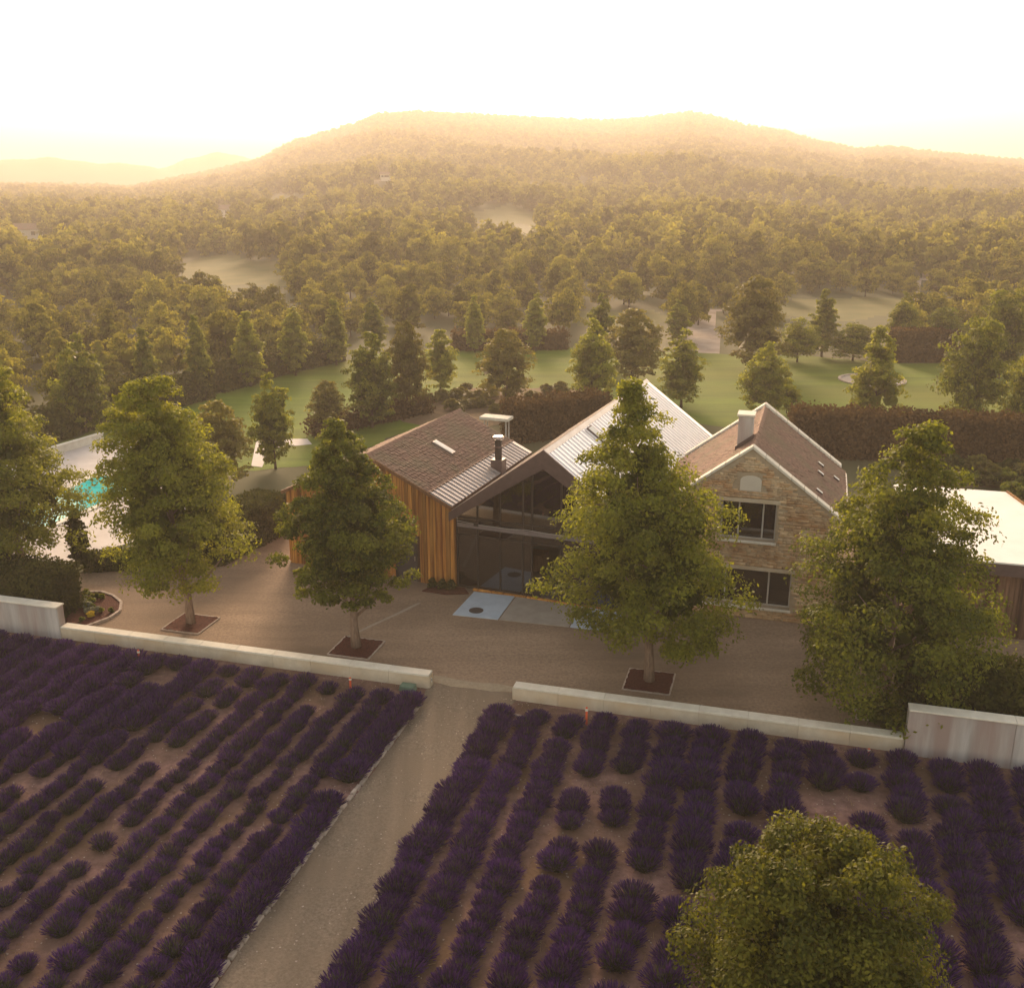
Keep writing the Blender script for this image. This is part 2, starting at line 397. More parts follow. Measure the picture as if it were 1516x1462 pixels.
def proj_np(x, y, z):
    f = y * CT - (z - CAMH) * ST; up = y * ST + (z - CAMH) * CT
    f = np.where(f < 0.5, 0.5, f)
    return CXP + FPX * x / f, CYP - FPX * up / f
MEADOWS = [[(262, 392), (300, 380), (350, 377), (432, 396), (425, 424), (340, 424), (275, 408)],
           [(690, 322), (720, 306), (745, 301), (802, 324), (803, 342), (752, 333)],
           [(370, 298), (448, 287), (450, 293), (378, 303)],
           [(1120, 472), (1160, 446), (1335, 440), (1345, 460), (1250, 478)],
           [(836, 482), (870, 462), (960, 456), (1004, 470), (960, 488)]]
RUBBLE = [[(1015, 532), (1026, 490), (1040, 455), (1066, 452), (1074, 490), (1072, 532)],
          [(1345, 446), (1352, 424), (1372, 402), (1382, 404), (1368, 430), (1362, 448)]]
def build_terrain():
    azf = np.radians(np.arange(-42, 42.01, 0.3))
    azc = np.radians(np.arange(46, 315, 6.0))
    az = np.concatenate([azf, azc])
    D = np.concatenate([np.geomspace(2, 120, 26), np.geomspace(123, 2600, 200), np.geomspace(2700, 5000, 12)])
    A, R = np.meshgrid(az, D, indexing='ij')
    X = R * np.sin(A); Y = R * np.cos(A); Z = terrain_z(X, Y)
    Z = np.where(np.abs(np.arctan2(X, Y)) > 1.3, 0.0, Z)
    na, nd = A.shape
    V = np.stack([X, Y, Z], -1).reshape(-1, 3)
    i = np.arange(na)[:, None]; j = np.arange(nd - 1)[None, :]
    i2 = (i + 1) % na
    F = np.stack([i * nd + j, i * nd + j + 1, i2 * nd + j + 1, i2 * nd + j], -1).reshape(-1, 4)
    # closing cap under the camera
    me = np_mesh('ground', V, F, [M['terrain'], M['meadow'], M['rubble']], smooth=True)
    fc = V[F].mean(1)
    px, py = proj_np(fc[:, 0], fc[:, 1], fc[:, 2])
    mi = np.zeros(len(F), int)
    front = fc[:, 1] > 20
    px = px + 9 * np.sin(fc[:, 0] * .11 + fc[:, 1] * .05) + 5 * np.sin(fc[:, 0] * .31); py = py + 3 * np.sin(fc[:, 0] * .17 + 1) + 2 * np.sin(fc[:, 0] * .4)
    for p in MEADOWS: mi[inpoly(px, py, p) & front] = 1
    for p in RUBBLE: mi[inpoly(px, py, p) & front] = 2
    me.polygons.foreach_set('material_index', mi.astype(np.int32)); me.update()
    if me.polygons[0].normal.z < 0: me.flip_normals()
    tag(link('ground', me), 'wooded hill and valley floor behind the garden', kind='structure')
build_terrain()

def far_hill(name, crest, dist, depth, label):
    pts = [px_dir(x, y) for x, y in crest]
    az = np.linspace(pts[0][0], pts[-1][0], 120)
    el = np.interp(az, [p[0] for p in pts], [p[1] for p in pts])
    rows = []
    prof = [(-1.0, -0.3), (-0.7, 0.12), (-0.4, 0.48), (-0.2, 0.76), (0.0, 1.0), (0.3, 0.8), (0.7, 0.3), (1.0, -0.3)]
    for dd, hh in prof:
        Dd = dist + depth * dd
        zt = (CAMH + dist * el)
        n = np.sin(az * 90 + dd * 5) * 4 + np.sin(az * 230 + dd * 3) * 1.5 + np.sin(az * 900) * 0.8
        z = zt * hh + n * (1 - abs(dd)) * 0.6
        rows.append(np.stack([Dd * np.sin(az), Dd * np.cos(az), z], -1))
    V = np.array(rows).reshape(-1, 3); n = len(az)
    F = [(r * n + k, r * n + k + 1, (r + 1) * n + k + 1, (r + 1) * n + k) for r in range(len(prof) - 1) for k in range(n - 1)]
    me = np_mesh(name, V, F, M['far_hill'], smooth=True)
    tag(link(name, me), label, kind='structure')
far_hill('far_hill', [(-400, 240), (-100, 236), (0, 234), (80, 236), (160, 240), (230, 250), (300, 262), (380, 275)], 1800, 300, 'long low far hill on the skyline')
far_hill('far_hill', [(140, 280), (200, 262), (238, 249), (275, 234), (320, 228), (350, 230), (372, 235), (440, 250), (520, 270)], 1980, 320, 'rounded far hill on the skyline')

# ------------------------------------------------------------------ yard frame: x along the low walls, y away from the field
AZW = math.radians(15.6)
W0 = onz(638, 1016)
def wf(x, y, z=0.0):
    return Vector((W0.x + x * math.cos(AZW) + y * math.sin(AZW), W0.y - x * math.sin(AZW) + y * math.cos(AZW), z))
def to_wf(p):
    dx, dy = p[0] - W0.x, p[1] - W0.y
    return dx * math.cos(AZW) - dy * math.sin(AZW), dx * math.sin(AZW) + dy * math.cos(AZW)
def pxs(L, z=0.0): return [onz(x, y, z) for x, y in L]

LAWN = pxs([(60, 690), (90, 655), (230, 604), (300, 588), (430, 554), (560, 523), (700, 514), (830, 514), (1000, 522), (1200, 527), (1330, 538),
            (1410, 538), (1560, 542), (1640, 650), (1180, 640), (1000, 625), (850, 610), (760, 600), (600, 640), (470, 690), (300, 700), (180, 700)])
sheet('lawn', LAWN, 0.012, M['lawn'], jag=0.25)
sheet('lavender_field_soil', [wf(-40, -48), wf(-40, -0.15), wf(40, -0.15), wf(40, -48)], 0.010, M['soil'])
yard = [wf(-30, 0.0), wf(-30, 9), *pxs([(100, 850), (250, 842), (335, 830), (420, 786), (480, 775)]), wf(0, 26), wf(10, 24), wf(26, 16), wf(34, 10), wf(34, 0.0)]
sheet('gravel_yard', yard, 0.022, M['gravel'])
sheet('path', [wf(0.18, -47), wf(0.18, -1.25), wf(-0.1, -0.4), wf(-0.1, 0.25), wf(3.2, 0.25), wf(3.1, -0.5), wf(2.55, -1.2), wf(2.50, -47)], 0.030, M['path'], jag=0.04)
# pale band of sparse dry grass along the yard side of the walls, and the faint pale line across the yard
sheet('verge', [wf(-15.5, 0.25), wf(-15.5, 0.8), wf(-8, 0.9), wf(0, 0.75), wf(3, 0.7), wf(9, 0.85), wf(15.6, 0.7), wf(15.6, 0.25)], 0.034,
      surf_mat('dry_verge', (0.30, 0.235, 0.17), (0.42, 0.34, 0.25), scale=7, detail=12, rough=1, bump=0.5, bscale=25), jag=0.12)
a, b = onz(512, 945), onz(622, 893); n_ = Vector((-(b - a).y, (b - a).x, 0)).normalized() * 0.07
sheet('drain_line', [a - n_, b - n_, b + n_, a + n_], 0.028, surf_mat('pale_line', (0.30, 0.24, 0.19), (0.40, 0.33, 0.27), scale=8, rough=1), jag=0.03)
bank = pxs([(590, 625), (640, 590), (700, 575), (780, 574), (850, 575), (870, 592), (840, 612), (760, 625), (680, 640)])
sheet('planted_bank', bank, 0.02, M['bank'], jag=0.3)

# ================================================================== FOLIAGE GENERATORS
def rand_dir(rng, n):
    v = rng.normal(size=(n, 3)); return v / np.linalg.norm(v, axis=1, keepdims=True)
def leaf_quads(rng, P, Nn, size, aspect=0.6, droop=0.25):
    """folded diamond leaves at P, facing Nn"""
    n = len(P)
    Nn = Nn / np.maximum(np.linalg.norm(Nn, axis=1, keepdims=True), 1e-6)
    T = np.cross(Nn, rand_dir(rng, n)); T /= np.maximum(np.linalg.norm(T, axis=1, keepdims=True), 1e-6)
    B = np.cross(Nn, T)
    s = np.asarray(size).reshape(-1, 1) * np.ones((n, 1))
    s = s * rng.uniform(0.65, 1.3, (n, 1))
    L = s * 0.5; Wd = s * 0.5 * aspect
    base = P - T * L; tip = P + T * L - Nn * s * droop
    l = P + B * Wd - Nn * s * 0.08; r = P - B * Wd - Nn * s * 0.08
    V = np.stack([base, r, tip, l], 1).reshape(-1, 3)
    F = np.arange(4 * n).reshape(n, 4)
    return V, F
def prof_egg(t, wide=0.36, tip=0.10):
    """crown outline: 0 at the bottom, widest at `wide`, narrowing to `tip` at the top"""
    t = np.asarray(t)
    lo = np.sqrt(np.clip(1 - ((wide - t) / wide) ** 2, 0, 1))
    hi = tip + (1 - tip) * np.cos(np.clip((t - wide) / (1 - wide), 0, 1) * math.pi / 2) ** 1.15
    return np.where(t < wide, 0.30 + 0.70 * lo, hi)
def crown_mesh(name, rng, h, R, nclump, nleaf, lsize, mat, wide=0.36, tip=0.1, z0=0.0, core=True, lump=0.16, lean=(0, 0), squash=1.0, rc=(0.15, 0.27)):
    t = rng.random(nclump * 3) ** 0.85
    keep = rng.random(len(t)) < prof_egg(t, wide, tip) * 0.85 + 0.15
    t = t[keep][:nclump]; n = len(t)
    a = rng.random(n) * 2 * math.pi
    ph = rng.random(6) * 6.28
    wob = 1 + lump * (np.sin(a * 2 + ph[0] + t * 5) + 0.8 * np.sin(a * 3 + ph[1] - t * 9) + 0.8 * np.sin(t * 17 + ph[2] + a) + 0.6 * np.sin(a * 5 + t * 23 + ph[3]))
    rr = R * prof_egg(t, wide, tip) * (0.25 + 0.75 * np.sqrt(rng.random(n))) * wob
    crad = R * rng.uniform(rc[0], rc[1], n) * (0.55 + 0.45 * prof_egg(t, wide, tip))
    rr = np.maximum(rr - crad * 0.5, 0)
    C = np.stack([rr * np.cos(a) + lean[0] * t, rr * np.sin(a) * squash + lean[1] * t, z0 + t * h * 0.96 + 0.1 * crad], -1)
    ci = rng.integers(0, n, nleaf)
    d = rand_dir(rng, nleaf); d[:, 2] = np.where(d[:, 2] < -0.35, -d[:, 2] * 0.6, d[:, 2])
    P = C[ci] + d * (crad[ci] * (0.55 + 0.5 * rng.random(nleaf)))[:, None] * np.array([1, 1, 0.8])
    ax = np.stack([C[ci][:, 0] - lean[0] * t[ci], C[ci][:, 1] - lean[1] * t[ci], 0.4 * np.ones(nleaf)], -1) / max(R, 1e-3)
    Nn = d + 0.5 * ax + 0.55 * rng.normal(size=(nleaf, 3)) + np.array([0, 0, 0.25])
    V, F = leaf_quads(rng, P, Nn, lsize)
    cv = rng.random(n) * 0.5
    var = np.repeat(np.clip(cv[ci] + rng.random(nleaf) * 0.5, 0, 1), 4)
    if core:      # a few broad inner leaves so that the heart of the crown is dense
        k = max(20, nleaf // 25)
        ci2 = rng.integers(0, n, k)
        P2 = (C[ci2] - np.array([0, 0, z0 + h * 0.4])) * 0.62 + np.array([0, 0, z0 + h * 0.4])
        V2, F2 = leaf_quads(rng, P2, rand_dir(rng, k), lsize * 3.6, aspect=0.9)
        F2 = F2 + len(V); V = np.concatenate([V, V2]); F = np.concatenate([F, F2]); var = np.concatenate([var, np.full(len(V2), 0.1)])
    return np_mesh(name, V, F, mat, var=var)
def trunk_mesh(name, rng, h, r, top=0.75, nl=7, lean=(0, 0), mat=None, clear=0.2):
    m = MB()
    n = 7
    pts = [(lean[0] * (k / n) ** 1.3 * top + rng.normal() * 0.03 * (k > 0), lean[1] * (k / n) ** 1.3 * top + rng.normal() * 0.03 * (k > 0), h * top * k / n) for k in range(n + 1)]
    rad = [r * (1.25 if k == 0 else 1) * (1 - 0.82 * k / n) for k in range(n + 1)]
    pts[0] = (0, 0, -0.1)
    m.tube(pts, rad, 8)
    for k in range(nl):
        f = clear + (0.9 - clear) * (k + 0.5) / nl
        q = f * n; i = min(int(q), n - 1); w = q - i
        p = Vector(pts[i]).lerp(Vector(pts[i + 1]), w)
        a = k * 2.4 + rng.random(); L = h * 0.24 * (1.1 - 0.6 * f)
        d = Vector((math.cos(a), math.sin(a), 0.75)).normalized()
        rr = r * 0.45 * (1 - 0.75 * f)
        m.tube([p, p + d * L * 0.5, p + d * L * 0.95 + Vector((0, 0, L * 0.15))], [rr, rr * 0.65, rr * 0.2], 5)
    me = m.mesh(name, mat or M['bark'])
    me.polygons.foreach_set('use_smooth', [True] * len(me.polygons))
    return me
def hedge_mesh(name, rng, L, Wd, Hh, lsize, dens, mat, rough=0.12, roundtop=0.0):
    """a clipped hedge block: leaves over the faces of a box, x along its length (0..L), y 0..Wd"""
    areas = np.array([L * Hh, L * Hh, Wd * Hh, Wd * Hh, L * Wd])
    n = int(areas.sum() * dens)
    f = rng.choice(5, n, p=areas / areas.sum())
    u, v = rng.random(n), rng.random(n)
    P = np.zeros((n, 3)); Nn = np.zeros((n, 3))
    k = f == 0; P[k] = np.stack([u[k] * L, 0 * u[k], v[k] * Hh], -1); Nn[k] = (0, -1, 0.25)
    k = f == 1; P[k] = np.stack([u[k] * L, 0 * u[k] + Wd, v[k] * Hh], -1); Nn[k] = (0, 1, 0.25)
    k = f == 2; P[k] = np.stack([0 * u[k], u[k] * Wd, v[k] * Hh], -1); Nn[k] = (-1, 0, 0.25)
    k = f == 3; P[k] = np.stack([0 * u[k] + L, u[k] * Wd, v[k] * Hh], -1); Nn[k] = (1, 0, 0.25)
    k = f == 4; P[k] = np.stack([u[k] * L, v[k] * Wd, 0 * u[k] + Hh], -1); Nn[k] = (0, 0, 1)
    wob = np.sin(P[:, 0] * 2.1) * 0.5 + np.sin(P[:, 0] * 4.7 + P[:, 2] * 3) * 0.35 + np.sin(P[:, 2] * 5 + P[:, 1] * 4) * 0.3
    P += Nn * (wob * rough * 0.6)[:, None] + rng.normal(size=(n, 3)) * rough * 0.5
    P[:, 2] = np.maximum(P[:, 2], 0.02)
    V, F = leaf_quads(rng, P, Nn + 0.7 * rng.normal(size=(n, 3)), lsize, aspect=0.75)
    var = np.repeat(np.clip(0.3 + 0.3 * wob + 0.4 * rng.random(n), 0, 1), 4)
    q = rough * 0.7 + 0.02
    b = len(V)
    bx = np.array([(q, q, 0), (L - q, q, 0), (L - q, Wd - q, 0), (q, Wd - q, 0), (q, q, Hh - q), (L - q, q, Hh - q), (L - q, Wd - q, Hh - q), (q, Wd - q, Hh - q)])
    bf = np.array([(0, 3, 2, 1), (4, 5, 6, 7), (0, 1, 5, 4), (1, 2, 6, 5), (2, 3, 7, 6), (3, 0, 4, 7)]) + b
    V = np.concatenate([V, bx]); F = np.concatenate([F, bf]); var = np.concatenate([var, np.full(8, 0.0)])
    return np_mesh(name, V, F, mat, var=var)
def hedge_at(name, p0, p1, Wd, Hh, lsize, dens, mat, label, group=None, rough=0.12):
    p0, p1 = Vector((p0[0], p0[1], 0)), Vector((p1[0], p1[1], 0))
    d = p1 - p0; rz = math.atan2(d.y, d.x)
    o = link(name, hedge_mesh(name, RNG, d.length, Wd, Hh, lsize, dens, mat, rough), None, (p0.x, p0.y, 0), rz)
    return tag(o, label, 'hedge', group)
def place_tree(name, base, crown, trunk, label, group=None, rz=0.0, sc=1.0, cat='tree', scz=None):
    e = empty(name, base, rz); e.scale = (sc, sc, scz or sc)
    link('trunk', trunk, e); link('crown', crown, e)
    return tag(e, label, cat, group)

# ================================================================== BUILDINGS
def plane_hit(x, y, org, nrm):
    r = ray(x, y); o = Vector((0, 0, CAMH)); t = (org - o).dot(nrm) / r.dot(nrm); return o + r * t
def fr(az): return Vector((math.cos(az), -math.sin(az), 0)), Vector((math.sin(az), math.cos(az), 0))
AZB = math.radians(21.5); BX_, BY_ = fr(AZB); P0 = onz(672, 870)
AZS = math.radians(16.5); SX_, SY_ = fr(AZS); S0 = onz(1130, 917)
def barn(x, y, z=0.0): return P0 + BX_ * x + BY_ * y + Vector((0, 0, z))
def ston(x, y, z=0.0): return S0 + SX_ * x + SY_ * y + Vector((0, 0, z))
def barn_px(x, y, axis, val):
    """pixel on a vertical barn plane: axis 'y' = front-parallel plane at depth val, 'x' = side plane at x=val"""
    n = BY_ if axis == 'y' else BX_
    p = plane_hit(x, y, P0 + n * val, n) - P0
    return p.dot(BX_), p.dot(BY_), p.z

def tile_mesh(rng, u_len, v_len, du=0.21, dv=0.19):
    """loose clay tiles on a plane: u along the eave (0..u_len), v up the slope (0..v_len), normal z; one joined mesh"""
    V, F = [], []
    nv = int(v_len / dv); nu = int(u_len / du)
    jj, ii = np.meshgrid(np.arange(nv), np.arange(nu), indexing='ij')
    n = jj.size
    j = jj.ravel(); i = ii.ravel()
    u0 = i * (u_len / nu) + (j % 2) * 0.02 + rng.normal(size=n) * 0.012
    v0 = j * (v_len / nv) + rng.normal(size=n) * 0.014
    w = u_len / nu * 0.94; l = dv * 1.35
    zl = 0.035 + rng.random(n) * 0.028; zh = 0.006 + rng.random(n) * 0.008; th = 0.022
    tw = rng.normal(size=n) * 0.008
    v1 = np.minimum(v0 + l, v_len)
    u1 = np.minimum(u0 + w, u_len)
    um = (u0 + u1) / 2
    # slightly curved tile: three points across, low end raised
    def pt(u, v, z): return np.stack([u, v, z], -1)
    P = np.stack([pt(u0, v0, zl - tw - 0.012), pt(um, v0, zl + 0.012), pt(u1, v0, zl + tw - 0.012), pt(u0, v1, zh), pt(um, v1, zh + 0.014), pt(u1, v1, zh),
                  pt(u0, v0, zl - th - tw - 0.012), pt(u1, v0, zl - th + tw - 0.012)], 1)
    V = P.reshape(-1, 3); b = (np.arange(n) * 8)[:, None]
    quads = np.array([(0, 1, 4, 3), (1, 2, 5, 4), (0, 6, 7, 2)])
    F = (b[:, :, None] + quads[None]).reshape(-1, 4)
    return V, F
def slope_frame(ex, ey, ez0, eave, up):
    pass
def tiles_on(parent, rng, origin, udir, vdir, ulen, vlen, name='roof_tiles', du=0.21, dv=0.19):
    o_, u_, v_ = Vector(origin), Vector(udir).normalized(), Vector(vdir).normalized()
    n_ = u_.cross(v_)
    if n_.z < 0: n_ = -n_
    V, F = tile_mesh(rng, ulen, vlen, du, dv)
    R = np.array([list(u_), list(v_), list(n_)])
    Vw = V @ R + np.array(list(o_))
    t = link(name, np_mesh(name, Vw, F, M['tile']), parent); t['kind'] = 'stuff'
    return t

# ---------------------------------------------------------------- larch barn with the brown tiled roof
def build_larch_barn():
    rng = np.random.default_rng(3)
    e = empty('larch_barn', P0, -AZB)
    tag(e, 'larch-clad barn with brown tiled roof, a skylight and a dark side door', 'barn')
    XL, XR, XA, ZL, ZR, ZA, DY = -8.25, -0.02, -3.95, 3.50, 3.68, 5.55, 9.5
    zr = lambda x: ZL + (ZA - ZL) * (x - XL) / (XA - XL) if x < XA else ZA + (ZR - ZA) * (x - XA) / (XR - XA)
    dx0, dx1, dz = -2.78, -1.72, 2.12
    # backing wall with the door opening
    w = MB()
    w.prism([(XL + .05, 0), (dx0, 0), (dx0, zr(dx0) - .12), (XL + .05, zr(XL + .05) - .12)], 0.04, 0.22)
    w.prism([(dx1, 0), (XR - .05, 0), (XR - .05, zr(XR) - .12), (dx1, zr(dx1) - .12)], 0.04, 0.22)
    w.prism([(dx0, dz), (dx1, dz), (dx1, zr(dx1) - .12), (dx0, zr(dx0) - .12)], 0.04, 0.22)
    w.box(XL + .05, XL + .22, 0.22, DY, 0, ZL - .1).box(XL + .22, XR - .05, DY - .2, DY, 0, ZL - .1)
    w.build('wall', M['interior'], e)
    pw = 0.165; x = XL; k = 0
    while x < XR - 0.02:
        x1 = min(x + pw * random.choice((0.8, 1.0, 1.0, 1.15)), XR)
        if XR - x1 < 0.07: x1 = XR
        for lo, hi in (((dz + .03, None),) if (x1 > dx0 and x < dx1) else ((0.0, None),)):
            g = 0.011; dpt = random.uniform(0.022, 0.05)
            z0 = lo + random.uniform(0, .02); a = zr(x + g) - 0.10; b = zr(x1 - g) - 0.10
            MB().prism([(x + g, z0), (x1 - g, z0), (x1 - g, b), (x + g, a)], 0.04 - dpt, 0.042).build('plank', M['plank'], e)
        x = x1
    # side boards on the far-left wall
    y = 0.0
    while y < DY - .05:
        y1 = min(y + 0.33, DY)
        MB().box(XL - .0, XL + .05, y + .006, y1 - .006, 0, ZL - .12).build('plank', M['plank'], e); y = y1
    d = MB().box(dx0 + .05, dx1 - .05, 0.10, 0.15, 0.02, dz - .04).build('door', surf_mat('slate_door', (.045, .04, .05), (.065, .055, .065), scale=3, rough=.5), e)
    MB().box(dx1 - .18, dx1 - .13, 0.06, 0.10, 0.95, 1.15).build('handle', M['zinc'], d)
    f = MB(); f.box(dx0, dx0 + .05, .03, .2, 0, dz); f.box(dx1 - .05, dx1, .03, .2, 0, dz); f.box(dx0 + .05, dx1 - .05, .03, .2, dz - .04, dz)
    f.build('door_frame', M['black_metal'], e)
    # corner post at the glass front
    MB().box(-0.10, 0.05, -0.03, 0.30, 0, ZR - .2).build('corner_post', M['plank'], e)
    # roof
    th = .10; oh = .12
    rf = MB()
    rf.prism([(XA, ZA), (XR, ZR), (XR, ZR - th), (XA, ZA - th)], -oh, DY + .1)
    rf.prism([(XL - .15, ZL - .07), (XA - .002, ZA), (XA - .002, ZA - th), (XL - .15, ZL - .07 - th)], -oh, DY + .1)
    rf = rf.build('roof', M['tilebase'], e)
    sl = math.hypot(XR - XA, ZR - ZA); vd = Vector((XA - XR, 0, ZA - ZR)).normalized()
    strip = 1.15
    o_ = Vector((XR, -oh, ZR)) + vd * strip
    tiles_on(rf, rng, o_, (0, 1, 0), vd, DY + .1 + oh, sl - strip - .03)
    vd2 = Vector((XA - (XL - .15), 0, ZA - (ZL - .07))).normalized(); sl2 = (Vector((XA, 0, ZA)) - Vector((XL - .15, 0, ZL - .07))).length
    tiles_on(rf, rng, (XL - .15, -oh, ZL - .07), (0, 1, 0), vd2, DY + .1 + oh, sl2 - .03)
    # ridge tiles
    y = -oh
    rt = MB().prism([(-.13, -.06), (0, .055), (.13, -.06), (.10, -.08), (0, .02), (-.10, -.08)], 0, .36).mesh('ridge_tile', M['tile'])
    while y < DY - .2:
        link('ridge_tile', rt, rf, (XA + random.uniform(-.01, .01), y, ZA + .035 + random.uniform(0, .015))); y += .335
    # zinc strip above the valley
    nrm = Vector((-vd.z, 0, vd.x)); nrm = nrm if nrm.z > 0 else -nrm
    q = Vector((XR, 0, ZR)); t = q + vd * strip
    zs = MB().hexa([q + Vector((0, -oh, 0)) + nrm * .004, q + Vector((0, DY + .1, 0)) + nrm * .004, t + Vector((0, DY + .1, 0)) + nrm * .004, t + Vector((0, -oh, 0)) + nrm * .004,
                    q + Vector((0, -oh, 0)) + nrm * .03, q + Vector((0, DY + .1, 0)) + nrm * .03, t + Vector((0, DY + .1, 0)) + nrm * .03, t + Vector((0, -oh, 0)) + nrm * .03])
    zs = zs.build('zinc_strip', M['zinc'], e)
    seam = MB().bar(q + nrm * .055, t + nrm * .055, .035, .05).mesh('seam', M['zinc'])
    for k in range(27): link('seam', seam, zs, (0, -oh + .1 + k * .355, 0))
    # dark verge along the upper side of the strip
    MB().bar(t + Vector((0, -oh, 0)) + nrm * .04, t + Vector((0, DY + .1, 0)) + nrm * .04, .09, .06).build('flashing', M['tilebase'], e)
    # front verge boards
    MB().bar(Vector((XA, -oh - .02, ZA - .03)), Vector((XR, -oh - .02, ZR - .03)), .035, .14).build('verge_board', M['beam'], e)
    MB().bar(Vector((XL - .15, -oh - .02, ZL - .10)), Vector((XA, -oh - .02, ZA - .03)), .035, .14).build('verge_board', M['beam'], e)
    # skylight lying in the right slope (pixel 643..672, 652..673)
    rn = BX_ * nrm.x + Vector((0, 0, nrm.z))
    org = barn(XR, 0, ZR) + rn * .06
    c = []
    for (px, py) in ((657, 662),):
        p = plane_hit(px, py, org, rn) - P0; c.append((p.dot(BX_), p.dot(BY_), p.z))
    cx, cyy, cz = c[0]
    ctr = Vector((cx, cyy, cz)); hl, hw = 0.55, 0.20
    u_ = Vector((0, 1, 0))
    def blk(hl, hw, z0, z1): return MB().hexa([ctr + vd * sa * hl + u_ * sb * hw + nrm * z0 for sa, sb in ((-1, -1), (1, -1), (1, 1), (-1, 1))] + [ctr + vd * sa * hl + u_ * sb * hw + nrm * z1 for sa, sb in ((-1, -1), (1, -1), (1, 1), (-1, 1))])
    sk = blk(hl, hw, -.06, .05).build('skylight', M['zinc'], e)
    blk(hl - .06, hw - .05, .045, .06).build('pane', M['white'], sk)
    # flue beside the valley (pixel base 738,697 top 645)
    x0, y0, z0 = barn_px(738, 697, 'x', -0.25)
    ztop = None
    bx, by = x0, y0
    base = barn(bx, by, 0)
    def zpx(yp): return height_for(base, yp)
    fb = MB().box(bx - .28, bx + .28, by - .28, by + .28, z0 - .25, zpx(679)).build('flue_box', M['dark_metal'], e)
    MB().tube([(bx, by, zpx(680)), (bx, by, zpx(651))], [.17, .17], 14).build('flue_pipe', M['black_metal'], e)
    MB().tube([(bx, by, zpx(662)), (bx, by, zpx(659.5))], [.19, .19], 14).build('flue_collar', M['dark_metal'], e)
    MB().tube([(bx, by, zpx(651)), (bx, by, zpx(649))], [.12, .12], 14).build('flue_neck', M['black_metal'], e)
    MB().tube([(bx, by, zpx(649)), (bx, by, zpx(646)), (bx, by, zpx(645))], [.27, .27, .2], 14).build('flue_cap', M['zinc'], e)
    return e
build_larch_barn()

